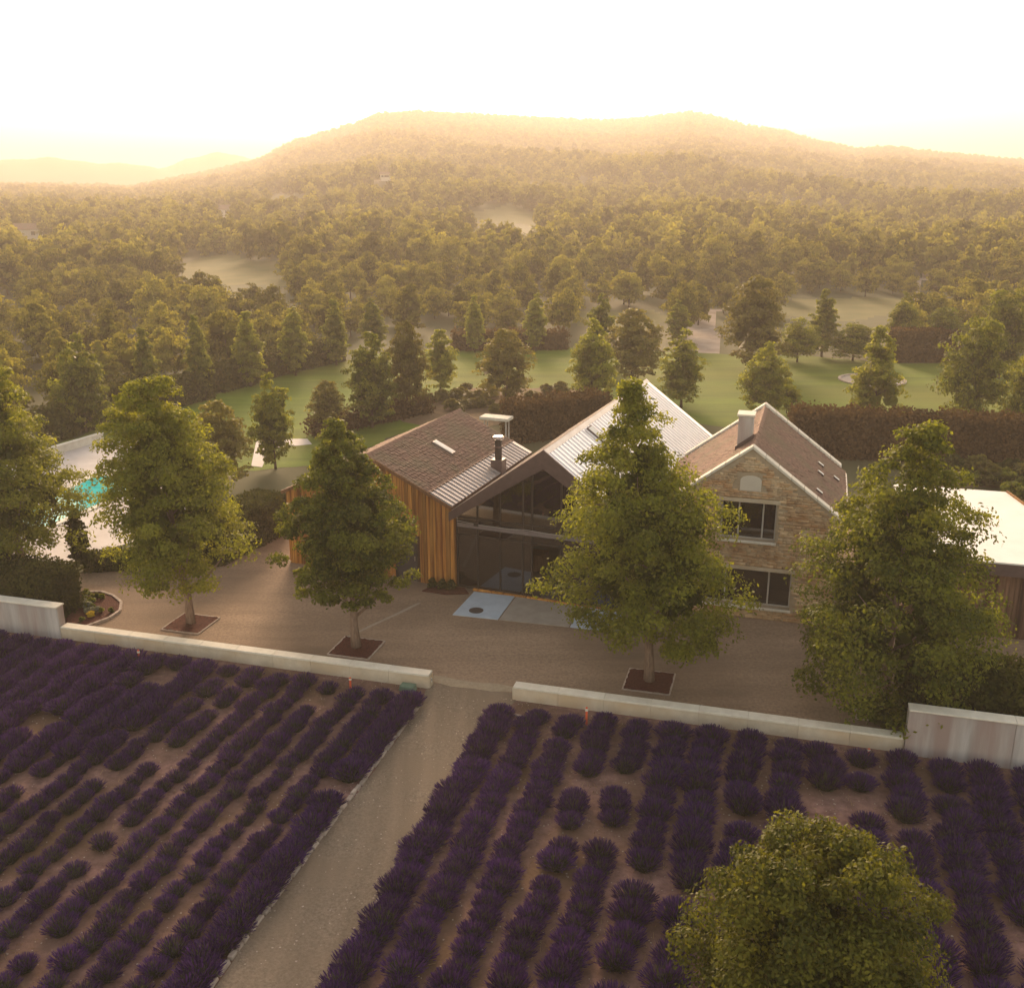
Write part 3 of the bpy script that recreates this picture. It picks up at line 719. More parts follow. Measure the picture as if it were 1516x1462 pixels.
# ---------------------------------------------------------------- glass-fronted barn
def build_glass_barn():
    e = empty('glass_fronted_barn', P0, -AZB)
    tag(e, 'barn with a dark glass gable front, deep dark fascia and ribbed zinc roof', 'barn')
    XL, XR, XA, ZE, ZA, DY = 0.06, 8.34, 4.2, 3.52, 6.58, 15.7
    FY = -0.45                                     # how far the canopy stands forward
    zr = lambda x: ZE + (ZA - ZE) * (1 - abs(x - XA) / (XA - XL))
    # side and back walls, floor, ceiling boards: the room behind the glass
    w = MB()
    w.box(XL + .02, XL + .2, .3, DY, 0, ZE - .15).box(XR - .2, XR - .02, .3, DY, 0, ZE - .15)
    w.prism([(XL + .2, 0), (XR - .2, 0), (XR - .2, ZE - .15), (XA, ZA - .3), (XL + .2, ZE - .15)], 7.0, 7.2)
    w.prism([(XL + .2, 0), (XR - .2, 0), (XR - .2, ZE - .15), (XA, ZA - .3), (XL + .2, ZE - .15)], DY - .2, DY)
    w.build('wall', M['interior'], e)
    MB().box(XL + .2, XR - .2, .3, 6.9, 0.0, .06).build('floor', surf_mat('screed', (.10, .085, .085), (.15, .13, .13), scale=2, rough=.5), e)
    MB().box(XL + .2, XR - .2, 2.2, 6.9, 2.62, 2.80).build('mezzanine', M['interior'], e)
    # oak truss behind the glass
    tr = MB()
    tr.bar((XL + .3, 1.0, ZE - .3), (XA, 1.0, ZA - .55), .18, .24).bar((XR - .3, 1.0, ZE - .3), (XA, 1.0, ZA - .55), .18, .24)
    tr.bar((XA, 1.0, 3.0), (XA, 1.0, ZA - .5), .2, .2).bar((XL + .3, 1.0, 3.15), (XR - .3, 1.0, 3.15), .2, .26)
    tr.bar((2.3, .95, 4.95), (XA + .0, .95, 3.35), .16, .2).bar((6.1, .95, 4.95), (XA + .0, .95, 3.35), .16, .2)
    tr.build('truss', M['beam'], e)
    # roof slabs
    th = .16
    sl = MB().prism([(XA, ZA), (XR + .02, ZE), (XR + .02, ZE - th), (XA, ZA - th)], FY + .06, DY + .1).build('roof', M['zinc_skylit'], e)
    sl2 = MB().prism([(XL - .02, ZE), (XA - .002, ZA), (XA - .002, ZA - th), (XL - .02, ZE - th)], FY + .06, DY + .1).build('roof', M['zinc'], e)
    dv = Vector((XR - XA, 0, ZE - ZA)); n_ = Vector((-dv.z, 0, dv.x)).normalized()
    q, t = Vector((XR + .02, 0, ZE)), Vector((XA + .16, 0, ZA - .16 * (ZA - ZE) / (XR - XA)))
    seam = MB().bar(q + n_ * .022, t + n_ * .022, .03, .045).mesh('seam', M['zinc_skylit'])
    for k in range(42): link('seam', seam, sl, (0, FY + .35 + k * .375, 0))
    n2 = Vector((-n_.x, 0, n_.z)); q2, t2 = Vector((XL - .02, 0, ZE)), Vector((XA - .16, 0, t.z))
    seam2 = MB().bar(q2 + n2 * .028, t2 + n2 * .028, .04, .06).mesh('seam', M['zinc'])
    for k in range(42): link('seam', seam2, sl2, (0, FY + .35 + k * .375, 0))
    MB().prism([(XA - .17, ZA - .10), (XA, ZA + .05), (XA + .17, ZA - .10), (XA + .14, ZA - .13), (XA, ZA - .01), (XA - .14, ZA - .13)], FY + .04, DY + .12).build('ridge_cap', M['zinc'], e)
    # deep fascia boards, the folded front of the canopy
    fh = .78
    for s in (-1, 1):
        xe = XL - .03 if s < 0 else XR + .03
        MB().prism([(xe, ZE + .05), (XA, ZA + .075), (XA, ZA + .075 - fh), (xe, ZE + .05 - fh * .50)], FY - .02, FY + .055).build('fascia', M['dark_metal'], e)
        MB().prism([(xe, ZE - fh * .40), (XA, ZA - fh * .82), (XA, ZA - fh * .82 - .04), (xe, ZE - fh * .40 - .04)], FY + .058, 0.12).build('soffit', M['dark_metal'], e)
    # glass front
    gy = 0.16
    cols = [XL + .08, 1.08, 2.10, 3.12, 3.52, 4.78, 5.75, 6.75, 7.55, XR - .1]
    rows = [0.10, 2.46, 2.78, 3.22]
    fm = MB()
    for x in cols: fm.box(x - .035, x + .035, gy - .04, gy + .06, 0.05, zr(x) - .45)
    for z in rows:
        h = .06
        for a, b in zip(cols[:-1], cols[1:]):
            if z < 1 and a == 3.52: continue
            fm.box(a + .036, b - .036, gy - .035, gy + .055, z - h / 2, z + h / 2)
    fm.build('mullion_frame', M['black_metal'], e)
    for i, (a, b) in enumerate(zip(cols[:-1], cols[1:])):
        for j, (z0, z1) in enumerate(zip(rows, rows[1:] + [None])):
            if j == 0 and abs(a - 3.52) < .01: continue        # the open doorway
            za, zb = (z1, z1) if z1 else (zr(a) - .47, zr(b) - .47)
            if j == 3 and max(za, zb) < z0 + .1: continue
            mat_ = M['glass']
            MB().prism([(a + .04, z0 + .03), (b - .04, z0 + .03), (b - .04, max(zb - .03, z0 + .05)), (a + .04, max(za - .03, z0 + .05))], gy, gy + .02).build('pane', mat_, e)
    # slim steel band and cable across the front
    MB().box(XL + .1, 6.4, gy - .075, gy - .045, 2.80, 2.98).build('blind_box', surf_mat('mauve_steel', (.20, .17, .18), (.27, .23, .24), scale=5, rough=.4, spec=.5), e)
    MB().tube([(XL + .1, gy - .09, 3.06), (1.2, gy - .1, 3.00), (2.6, gy - .1, 2.99), (3.2, gy - .1, 3.04), (4.3, gy - .1, 3.0), (6.4, gy - .1, 3.03)], [.012] * 6, 5).build('cable', M['frame'], e)
    MB().box(.95, 1.15, gy - .14, gy - .08, 2.93, 3.08).build('lamp', M['black_metal'], e)
    # folded-back door leaf and wooden sill boards
    dl = MB().box(4.86, 5.7, gy - .12, gy - .07, .1, 2.42).build('door', M['black_metal'], e)
    MB().box(4.93, 5.63, gy - .125, gy - .118, .2, 2.34).build('pane', M['glass'], dl)
    for a, b in ((.9, 1.9), (1.92, 3.3), (3.35, 5.5), (5.55, 8.1)):
        MB().box(a, b, -.02, .09, 0.0, .11).build('sill_board', M['plank'], e, bevel=.01)
    # stove and a bench inside, faint behind the glass
    MB().box(1.2, 3.0, 3.0, 3.8, .06, .82).build('counter', M['beam'], e)
    # small roof window on the right slope (pixel 885,640)
    rn = BX_ * n_.x + Vector((0, 0, n_.z)); p = plane_hit(884, 643, barn(XR, 0, ZE) + rn * .06, rn) - P0
    c = Vector((p.dot(BX_), p.dot(BY_), p.z)); vd = dv.normalized(); u_ = Vector((0, 1, 0))
    def blk(hl, hw, z0, z1): return MB().hexa([c + vd * a * hl + u_ * b * hw + n_ * z0 for a, b in ((-1, -1), (1, -1), (1, 1), (-1, 1))] + [c + vd * a * hl + u_ * b * hw + n_ * z1 for a, b in ((-1, -1), (1, -1), (1, 1), (-1, 1))])
    sk = blk(.5, .3, -.05, .05).build('skylight', M['dark_metal'], e)
    blk(.44, .24, .045, .06).build('pane', M['white'], sk)
    return e
build_glass_barn()

# ---------------------------------------------------------------- stone house
def build_stone_house():
    rng = np.random.default_rng(9)
    e = empty('stone_house', S0, -AZS)
    tag(e, 'stone gable house with brown tiled roof, white coping and a blind arched niche', 'house')
    XA = -0.87; HW = 3.42; XL, XR = XA - HW, XA + HW; ZE, ZA, DY = 4.42, 6.98, 8.35
    zr = lambda x: ZE + (ZA - ZE) * (1 - abs(x - XA) / HW)
    T = .45
    wins = [(XA - 1.06, XA + 1.06, 3.28, 4.84, (-.38, .55)), (XA - 1.82, XA + 1.82, 0.52, 2.06, (-.75, .95))]
    # gable wall around the two openings
    w = MB()
    x0, x1 = wins[0][0], wins[0][1]; X0, X1 = wins[1][0], wins[1][1]
    w.prism([(XL, 0), (X0, 0), (X0, zr(X0)), (XL, ZE)], 0, T)
    w.prism([(X1, 0), (XR, 0), (XR, ZE), (X1, zr(X1))], 0, T)
    w.box(X0, X1, 0, T, 0, wins[1][2])
    w.box(X0, X1, 0, T, wins[1][3], wins[0][2])
    w.prism([(X0, wins[0][2]), (x0, wins[0][2]), (x0, zr(x0)), (X0, zr(X0))], 0, T)
    w.prism([(x1, wins[0][2]), (X1, wins[0][2]), (X1, zr(X1)), (x1, zr(x1))], 0, T)
    w.prism([(x0, wins[0][3]), (x1, wins[0][3]), (x1, zr(x1)), (XA, ZA), (x0, zr(x0))], 0, T)
    w.box(XL, XL + T, T, DY, 0, ZE).box(XR - T, XR, T, DY, 0, ZE)
    w.prism([(XL + T, 0), (XR - T, 0), (XR - T, ZE + .2), (XA, ZA - .1), (XL + T, ZE + .2)], DY - T, DY)
    w.box(XL + T, XR - T, T, DY - T, 2.55, 2.75)
    wall = w.build('wall', M['mortar'], e)
    # rubble facing of the gable, coursed stones joined into one part
    V, F = [], []
    z = 0.02
    nx_, nz_, nw_, nh_ = XA + .01, 5.62, .40, .30          # niche
    while z < ZA:
        h = rng.uniform(.06, .12); x = XL + 0.01
        while x < XR - .02:
            l = rng.uniform(.12, .42); a, b = x, min(x + l, XR - .005)
            x = b
            if b - a < .05: continue
            zt = z + h
            m_ = (a + b) / 2
            if zt > min(zr(a), zr(b)) - .04: continue
            if any(a < q[1] and b > q[0] and z < q[3] + (.16 if True else 0) and zt > q[2] - .10 for q in wins): continue
            if abs(m_ - nx_) < nw_ + .18 and nz_ - .36 < (z + zt) / 2 < nz_ + .42: continue
            d = rng.uniform(.008, .03); g = .005
            j = lambda: rng.normal() * .007
            f4 = [(a + g + j(), -d + j() * .5, z + g + j()), (b - g + j(), -d + j() * .5, z + g + j()), (b - g + j(), -d + j() * .5, zt - g + j()), (a + g + j(), -d + j() * .5, zt - g + j())]
            b4 = [(a + .002, .004, z + .002), (b - .002, .004, z + .002), (b - .002, .004, zt - .002), (a + .002, .004, zt - .002)]
            n = len(V); V += f4 + b4
            F += [(n, n + 1, n + 2, n + 3), (n + 4, n + 5, n + 1, n), (n + 5, n + 6, n + 2, n + 1), (n + 6, n + 7, n + 3, n + 2), (n + 7, n + 4, n, n + 3)]
        z += h
    vr = np.repeat(rng.random(len(V) // 8), 8)
    st = link('facing_stones', np_mesh('facing_stones', V, F, STONE, var=vr), wall); st['kind'] = 'stuff'
    # lintels and sills
    for a, b, z0, z1, mull in wins:
        MB().box(a - .12, b + .12, -.035, .30, z1 + .003, z1 + .15).build('lintel', M['wallstone'], wall, bevel=.01)
        MB().box(a - .06, b + .06, -.10, .38, z0 - .09, z0 - .002).build('sill', M['coping'], wall, bevel=.01)
        wn_ = MB(); fy0, fy1 = .30, .37; fw = .05
        wn_.box(a + .003, a + fw, fy0, fy1, z0, z1).box(b - fw, b - .003, fy0, fy1, z0, z1)
        wn_.box(a + fw, b - fw, fy0, fy1, z0, z0 + fw).box(a + fw, b - fw, fy0, fy1, z1 - fw, z1 - .003)
        for mx in mull: wn_.box(XA + mx - .03, XA + mx + .03, fy0 - .01, fy1 - .01, z0 + fw, z1 - fw)
        wd = wn_.build('window', M['frame'], e)
        edges = [a + fw] + [XA + mx for mx in mull] + [b - fw]
        for p, q in zip(edges[:-1], edges[1:]):
            MB().box(p + .01, q - .01, .335, .345, z0 + fw + .002, z1 - fw - .002).build('pane', M['window_glass'], wd)
    MB().box(XL + T, XR - T, 3.2, 3.3, 0, 4.45).build('inner_wall', M['interior'], e)
    MB().box(XL + T, XR - T, T, 3.2, .0, .05).build('floor', M['beam'], e)
    # blind arched niche with plaster infill
    pr = [(-nw_, -.30), (nw_, -.30), (nw_, .12)] + [(nw_ * math.cos(t), .12 + .20 * math.sin(t)) for t in np.linspace(.2, math.pi - .2, 7)] + [(-nw_, .12)]
    MB().prism([(nx_ + x, nz_ + z) for x, z in pr], -.018, .05).build('niche', M['plaster'], wall)
    # roof, coping, eaves
    th = .12
    rf = MB()
    rf.prism([(XA, ZA - .02), (XR + .28, zr(XR) - .02 - .28 * (ZA - ZE) / HW), (XR + .28, zr(XR) - .02 - th - .28 * (ZA - ZE) / HW), (XA, ZA - .02 - th)], .36, DY - .30)
    rf.prism([(XL - .28, ZE - .02 - .28 * (ZA - ZE) / HW), (XA - .002, ZA - .02), (XA - .002, ZA - .02 - th), (XL - .28, ZE - .02 - th - .28 * (ZA - ZE) / HW)], .36, DY - .30)
    rf = rf.build('roof', M['tilebase'], e)
    L = math.hypot(HW + .28, (ZA - ZE) * (HW + .28) / HW)
    for s in (-1, 1):
        ev = Vector((XA + s * (HW + .28), .36, ZA - .02 - (ZA - ZE) * (HW + .28) / HW))
        tiles_on(rf, rng, ev, (0, 1, 0), Vector((XA, .36, ZA - .02)) - ev, DY - .66, L - .03, du=.19, dv=.17)
    rt = MB().prism([(-.13, -.06), (0, .055), (.13, -.06), (.10, -.08), (0, .02), (-.10, -.08)], 0, .36).mesh('ridge_tile', M['tile'])
    y = .4
    while y < DY - .65: link('ridge_tile', rt, rf, (XA + random.uniform(-.01, .01), y, ZA + .02 + random.uniform(0, .015))); y += .335
    # coping stones on both gables, laid one by one
    for y0, y1 in ((-.06, .37), (DY - .38, DY + .06)):
        for s in (-1, 1):
            a = Vector((XA + s * (HW + .12), 0, zr(XR) - .12 * (ZA - ZE) / HW)); b = Vector((XA, 0, ZA))
            nst = 7
            for k in range(nst):
                p, q = a.lerp(b, k / nst + .002), a.lerp(b, (k + 1) / nst - .002)
                up = .14; z_ = .02 if k < nst - 1 else .02
                MB().hexa([(p.x, y0, p.z + z_), (q.x, y0, q.z + z_), (q.x, y1, q.z + z_), (p.x, y1, p.z + z_),
                           (p.x, y0, p.z + up), (q.x, y0, q.z + up), (q.x, y1, q.z + up), (p.x, y1, p.z + up)]).build('coping_stone', M['coping'], e, bevel=.012)
    # chimney at the rear of the left slope (pixel 1092..1112, 612..655)
    nl_ = Vector((-(ZA - ZE) / HW, 0, 1)).normalized(); rl = SX_ * nl_.x + Vector((0, 0, nl_.z))
    p = plane_hit(1102, 656, ston(XA, 0, ZA) + rl * .05, rl) - S0
    cx, cyd, zb_ = p.dot(SX_), p.dot(SY_), p.z
    ztop = height_for(ston(cx, cyd), 616)
    ch = MB().box(cx - .29, cx + .29, cyd, cyd + .7, zb_ - .6, ztop).build('chimney', M['concrete'], e, bevel=.012)
    MB().box(cx - .35, cx + .35, cyd - .06, cyd + .76, ztop, ztop + .07).build('chimney_cap', M['coping'], ch)
    MB().hexa([(cx - .36, cyd - .05, zb_ - .30), (cx + .36, cyd - .05, zb_ + .26), (cx + .36, cyd - .002, zb_ + .26), (cx - .36, cyd - .002, zb_ - .30),
               (cx - .36, cyd - .05, zb_ - .14), (cx + .36, cyd - .05, zb_ + .42), (cx + .36, cyd - .002, zb_ + .42), (cx - .36, cyd - .002, zb_ - .14)]).build('flashing', M['dark_metal'], ch)
    # four little roof windows low on the right slope
    nr = Vector(((ZA - ZE) / HW, 0, 1)).normalized(); vd = Vector((-1, 0, (ZA - ZE) / HW)).normalized(); u_ = Vector((0, 1, 0))
    rn = SX_ * nr.x + Vector((0, 0, nr.z))
    for px, py in ((1215, 687), (1215, 700), (1238, 708), (1213, 727)):
        p = plane_hit(px, py, ston(XR, 0, ZE) + rn * .06, rn) - S0; c = Vector((p.dot(SX_), p.dot(SY_), p.z))
        def blk(hl, hw, z0, z1): return MB().hexa([c + vd * a * hl + u_ * b * hw + nr * z0 for a, b in ((-1, -1), (1, -1), (1, 1), (-1, 1))] + [c + vd * a * hl + u_ * b * hw + nr * z1 for a, b in ((-1, -1), (1, -1), (1, 1), (-1, 1))])
        sk = blk(.16, .11, -.05, .03).build('skylight', M['dark_metal'], e)
        blk(.135, .09, .025, .04).build('pane', M['white'], sk)
    # gutter on the right eave
    gx, gz = XR + .32, zr(XR) - .3 * (ZA - ZE) / HW - .12
    MB().tube([(gx, .3, gz), (gx, DY - .3, gz)], [.06, .06], 8).build('gutter', M['zinc'], e)
    return e
def stone_mat():
    m = M['stone'].copy(); m.name = 'rubble_facing'; nt = m.node_tree
    b = [n for n in nt.nodes if n.type == 'BSDF_PRINCIPLED'][0]
    src = b.inputs['Base Color'].links[0].from_socket
    at = nt.nodes.new('ShaderNodeAttribute'); at.attribute_name = 'var'
    r = ramp(nt, [(0, (.72, .64, .57)), (.3, (1.08, 1.0, .9)), (.6, (.98, .78, .60)), (.8, (1.25, 1.18, 1.05)), (1, (.85, .80, .74))])
    nt.links.new(at.outputs['Fac'], r.inputs['Fac'])
    nt.links.new(mixc(nt, src, r.outputs[0], blend='MULTIPLY', f=1.0), b.inputs['Base Color'])
    return m
STONE = stone_mat()
build_stone_house()

# zinc link roof in the valley between the glass barn and the stone house, small flat-roofed annex behind, garden canopy
def build_annexes():
    e = empty('annex', ston(-2.4, 12.0), -AZS)
    tag(e, 'small flat-roofed annex behind the zinc barn roof', 'annex')
    MB().box(-1.5, 2.0, -.2, 3.0, 0, 2.9).build('wall', M['plaster'], e)
    MB().box(-1.65, 2.15, -.35, 3.15, 2.9, 3.08).build('roof', M['zinc'], e)
    MB().box(1.55, 1.9, .2, .6, 3.08, 3.8).build('vent', M['white'], e)
    # link roof
    e = empty('link_roof', ston(0, 0), -AZS)
    tag(e, 'pale zinc link roof between the barn and the stone house chimney', 'roof')
    q = [(-4.4, 4.2, 4.0), (-2.6, 4.2, 5.25), (-2.6, 9.2, 5.25), (-4.4, 9.2, 4.0)]
    MB().hexa([(x, y, z - .1) for x, y, z in q] + list(q)).build('zinc_sheet', M['zinc'], e)
    MB().box(-4.3, -2.6, 8.9, 9.1, 0, 4.0).build('wall', M['plaster'], e)
    # white canopy on a slim post beyond the larch barn (pixel 708..755, 615..624, post 749 down to 655)
    b = onz(749, 664); h = height_for(b, 622)
    e = empty('garden_canopy', b, -AZB)
    tag(e, 'white flat canopy on slim posts behind the larch barn', 'canopy')
    MB().box(-1.75, .25, -.3, .7, h - .04, h + .16).build('canopy_roof', M['coping'], e, bevel=.02)
    for x, y in ((0, 0), (-1.5, 0), (0, .5), (-1.5, .5)):
        MB().tube([(x, y, 0), (x, y, h)], [.05, .05], 8).build('post', M['frame'], e)
build_annexes()

# ---------------------------------------------------------------- outbuilding with the white flat roof
def build_outbuilding():
    b0 = onz(1440, 940); AZ = AZW
    e = empty('outbuilding', b0, -AZ)
    tag(e, 'weathered plank outbuilding with a flat white roof and dark fascia', 'outbuilding')
    H = height_for(onz(1480, 944), 829)
    ex, ey = fr(AZ)
    def loc(p): d = p - b0; return d.dot(ex), d.dot(ey)
    bl, br = loc(onz(1388, 723, H)), loc(onz(1482, 725, H))
    DYb = (bl[1] + br[1]) / 2
    xl, xr = -2.6, br[0] + .2
    xr_f = 4.4
    MB().poly([(xl, -.35, H), (xr_f, -.35, H), (xr, DYb, H), (xl, DYb, H), (xl, -.35, H - .06), (xr_f, -.35, H - .06), (xr, DYb, H - .06), (xl, DYb, H - .06)],
              [(0, 1, 2, 3), (7, 6, 5, 4), (0, 4, 5, 1), (1, 5, 6, 2), (2, 6, 7, 3), (3, 7, 4, 0)]).build('roof', M['white'], e)
    MB().poly([(xl + .03, -.32, H - .061), (xr_f - .03, -.32, H - .061), (xr - .03, DYb - .03, H - .061), (xl + .03, DYb - .03, H - .061),
               (xl + .03, -.32, H - .55), (xr_f - .03, -.32, H - .55), (xr - .03, DYb - .03, H - .55), (xl + .03, DYb - .03, H - .55)],
              [(0, 1, 2, 3), (7, 6, 5, 4), (0, 4, 5, 1), (1, 5, 6, 2), (2, 6, 7, 3), (3, 7, 4, 0)]).build('fascia', M['dark_metal'], e)
    MB().box(xl + .2, 4.1, .08, DYb - .6, 0, H - .56).build('wall', M['interior'], e)
    x = xl + .1
    while x < 4.2:
        x1 = x + random.choice((.17, .2, .22))
        MB().box(x + .006, x1 - .006, .0 + random.uniform(0, .02), .085, random.uniform(.02, .05), H - .56).build('plank', M['plank_dark'], e); x = x1
    # timber edge along the roof's right side
    MB().bar((xr_f, -.3, H + .03), (xr, DYb, H + .03), .1, .08).build('roof_edge', M['plank'], e)
build_outbuilding()

# ================================================================== WALLS BY THE FIELD
def low_wall(xa, xb, label):
    e = empty('low_wall', wf(xa, 0), -AZW); tag(e, label, 'wall', 'low limestone walls between yard and lavender')
    L = xb - xa; n = round(L / 1.5); s = L / n
    MB().box(.02, L - .02, -.13, .15, 0, .44).build('core', M['mortar'], e)
    for k in range(n):
        d = random.uniform(0, .012)
        MB().box(k * s + .004, (k + 1) * s - .004, -.17 - d, -.125, -.05, .455).build('block', M['wallstone'], e, bevel=.008)
        MB().box(k * s + .004, (k + 1) * s - .004, .145, .18 + d, -.05, .455).build('block', M['wallstone'], e)
        MB().box(k * s + .003, (k + 1) * s - .003, -.20, .21, .458, .53 + random.uniform(0, .006)).build('coping_stone', M['coping'], e, bevel=.01)
    for x in (0, L):
        MB().box(x - .03 if x == 0 else x - .018, x + .018 if x == 0 else x + .03, -.165, .17, -.05, .455).build('end_block', M['wallstone'], e)
    return e
lw = low_wall(-14.95, 0.0, 'low pale limestone wall with the green box and small lamp at its end')
lp = MB().box(14.955, 14.99, -.06, .02, .2, .36).build('lamp', M['white'], lw)
MB().box(14.985, 14.995, -.04, 0, .24, .32).build('lens', M['black_metal'], lp)
low_wall(3.02, 15.45, 'low pale limestone wall ending at the taller stained concrete wall')
def tall_wall(xa, xb, h, label, off):
    e = empty('tall_wall', wf(xa, off), -AZW); tag(e, label, 'wall')
    L = xb - xa; n = max(1, round(L / 3.0)); s = L / n
    for k in range(n):
        MB().box(k * s + .004, (k + 1) * s - .004, -.18, .18, -.1, h).build('panel', M['concrete'], e, bevel=.01)
        MB().box(k * s + .003, (k + 1) * s - .003, -.24, .24, h + .003, h + .06).build('coping_stone', M['coping'], e, bevel=.01)
    return e
tall_wall(15.5, 24.5, 1.52, 'taller streaked concrete wall in front of the green hedge beside the outbuilding', -.1)
tall_wall(-27.0, -14.98, 1.28, 'taller pale concrete wall in front of the hedge by the pool', -.02)

# ================================================================== ENTRANCE PAVING, MANHOLE, MULCH SQUARES
def flat_slab(name, pts, z0, z1, mat, label, cat, group=None, parent=None):
    c = sum((Vector((p[0], p[1], 0)) for p in pts), Vector()) / len(pts)
    m = MB(); n = len(pts)
    m.poly([(p[0] - c.x, p[1] - c.y, z0) for p in pts] + [(p[0] - c.x, p[1] - c.y, z1) for p in pts],
           [tuple(range(n - 1, -1, -1)), tuple(range(n, 2 * n))] + [(i, (i + 1) % n, n + (i + 1) % n, n + i) for i in range(n)])
    o = m.build(name, mat, None, (c.x, c.y, 0))
    return tag(o, label, cat, group)
flat_slab('paving_slab', pxs([(670, 911), (737, 918), (762, 884), (702, 877)]), 0, .05, M['slab'], 'pale blue-grey paving slab with a round manhole cover', 'paving')
flat_slab('paving_slab', pxs([(739, 918.3), (842, 929), (857, 897), (764, 884.3)]), 0, .048, M['slab2'], 'brownish grey paving slab in front of the glass door', 'paving')
flat_slab('paving_slab', pxs([(844, 929.3), (915, 937), (925, 905), (859, 897.3)]), 0, .05, M['slab'], 'pale blue-grey paving slab half hidden under a tree', 'paving')
c = onz(705, 905)
mo = MB().tube([(0, 0, .045), (0, 0, .058)], [.30, .30], 24).build('manhole_cover', M['iron'], None, (c.x, c.y, 0)); tag(mo, 'round dark manhole cover set in pale slab', 'manhole')
# planting bed at the foot of the larch wall
flat_slab('planting_bed', pxs([(625, 876), (640, 868.5), (688, 872), (694, 880), (660, 881)]), 0, .07, M['mulch'], 'dark mulch bed at the foot of the larch wall', 'flower bed')

TREES = [  # base px, top px y, crown half width px, crown bottom px, lean m
    dict(b=(283, 924), top=556, R=3.15, bot=872, lean=(-.9, 0), label='courtyard tree beside the round flower bed and the pool hedge', wide=.30, tip=.28),
    dict(b=(528, 960), top=616, R=2.4, bot=892, lean=(-.35, 0), label='courtyard tree standing in front of the larch barn wall', wide=.34, tip=.16),
    dict(b=(961, 1010), top=556, R=3.5, bot=965, lean=(-1.0, .1), label='courtyard tree between the glass front and the stone house', wide=.30, tip=.08),
    dict(b=(1304, 1052), top=618, R=3.65, bot=1052, lean=(.25, 0), label='courtyard tree between the stone house and the outbuilding', wide=.26, tip=.12)]

# ================================================================== COURTYARD TREES
def build_courtyard_trees():
    for i, t in enumerate(TREES):
        b = onz(*t['b']); H = height_for(b, t['top']); zb = max(0.25, height_for(b, t['bot']))
        rng = np.random.default_rng(100 + i)
        cr = crown_mesh('tree_crown', rng, H - zb, t['R'], 340, 52000, 0.13, M['leaf'], wide=t['wide'], tip=t['tip'], z0=zb, lump=.13, lean=t['lean'], rc=(.13, .25))
        tr = trunk_mesh('tree_trunk', rng, H, .17, nl=14, lean=t['lean'], clear=.16)
        place_tree('plane_tree', b, cr, tr, t['label'])
        # mulch square
        s = .78
        p = b.copy(); e = None
        m = MB(); pts = []
        n = 5
        o = MB()
        k = [Vector((math.cos(AZW) * u + math.sin(AZW) * v, -math.sin(AZW) * u + math.cos(AZW) * v, 0)) for u, v in ((-s, -s), (s, -s), (s, s), (-s, s))]
        me_ = empty('mulch_square', p, -AZW); tag(me_, 'dark red mulch square under the ' + t['label'].replace('courtyard ', ''), 'mulch')
        g = 14; gv = []
        for iy in range(g + 1):
            for ix in range(g + 1):
                u, v = -s + 2 * s * ix / g, -s + 2 * s * iy / g
                rr_ = math.hypot(u, v)
                gv.append((u + random.uniform(-.03, .03), v + random.uniform(-.03, .03), .045 + .05 * max(0, 1 - rr_ / .7) + random.uniform(0, .045)))
        gf = [(iy * (g + 1) + ix, iy * (g + 1) + ix + 1, (iy + 1) * (g + 1) + ix + 1, (iy + 1) * (g + 1) + ix) for iy in range(g) for ix in range(g)]
        link('mulch', np_mesh('mulch', gv, gf, M['mulch']), me_)
        for ax in range(4):
            q0, q1 = ((-s - .03, -s - .03), (s + .03, -s - .03), (s + .03, s + .03), (-s - .03, s + .03))[ax], ((s + .03, -s - .03), (s + .03, s + .03), (-s - .03, s + .03), (-s - .03, -s - .03))[ax]
            MB().bar((q0[0], q0[1], .03), (q1[0], q1[1], .03), .05, .07 + .002 * ax).build('edging_strip', M['kerb'], me_)
    # tall tree behind the hedge by the pool
    b = onz(38, 862); H = height_for(b, 508); rng = np.random.default_rng(120)
    zb = height_for(b, 840)
    place_tree('plane_tree', b, crown_mesh('tree_crown', rng, H - zb, 3.2, 330, 50000, .13, M['leaf'], wide=.30, tip=.18, z0=zb, lump=.15, lean=(-.5, 0), rc=(.13, .24)),
               trunk_mesh('tree_trunk', rng, H, .18, nl=14, lean=(-.5, 0)), 'tall tree rising from behind the hedge by the swimming pool')
    # round-topped tree in the lavender field
    D = 16.2; r = ray(1222, 1246); k = D / math.hypot(r.x, r.y); top = Vector((r.x * k, r.y * k, CAMH + r.z * k))
    b = Vector((top.x, top.y, 0)); rng = np.random.default_rng(127)
    place_tree('lavender_field_tree', b, crown_mesh('tree_crown', rng, top.z - .5, 2.62, 300, 84000, .088, M['leaf_front'], wide=.40, tip=.50, z0=.5, lump=.11, rc=(.13, .23)),
               trunk_mesh('tree_trunk', rng, top.z, .13, nl=12, clear=.1), 'dense round-topped olive green tree standing among the lavender rows')
build_courtyard_trees()

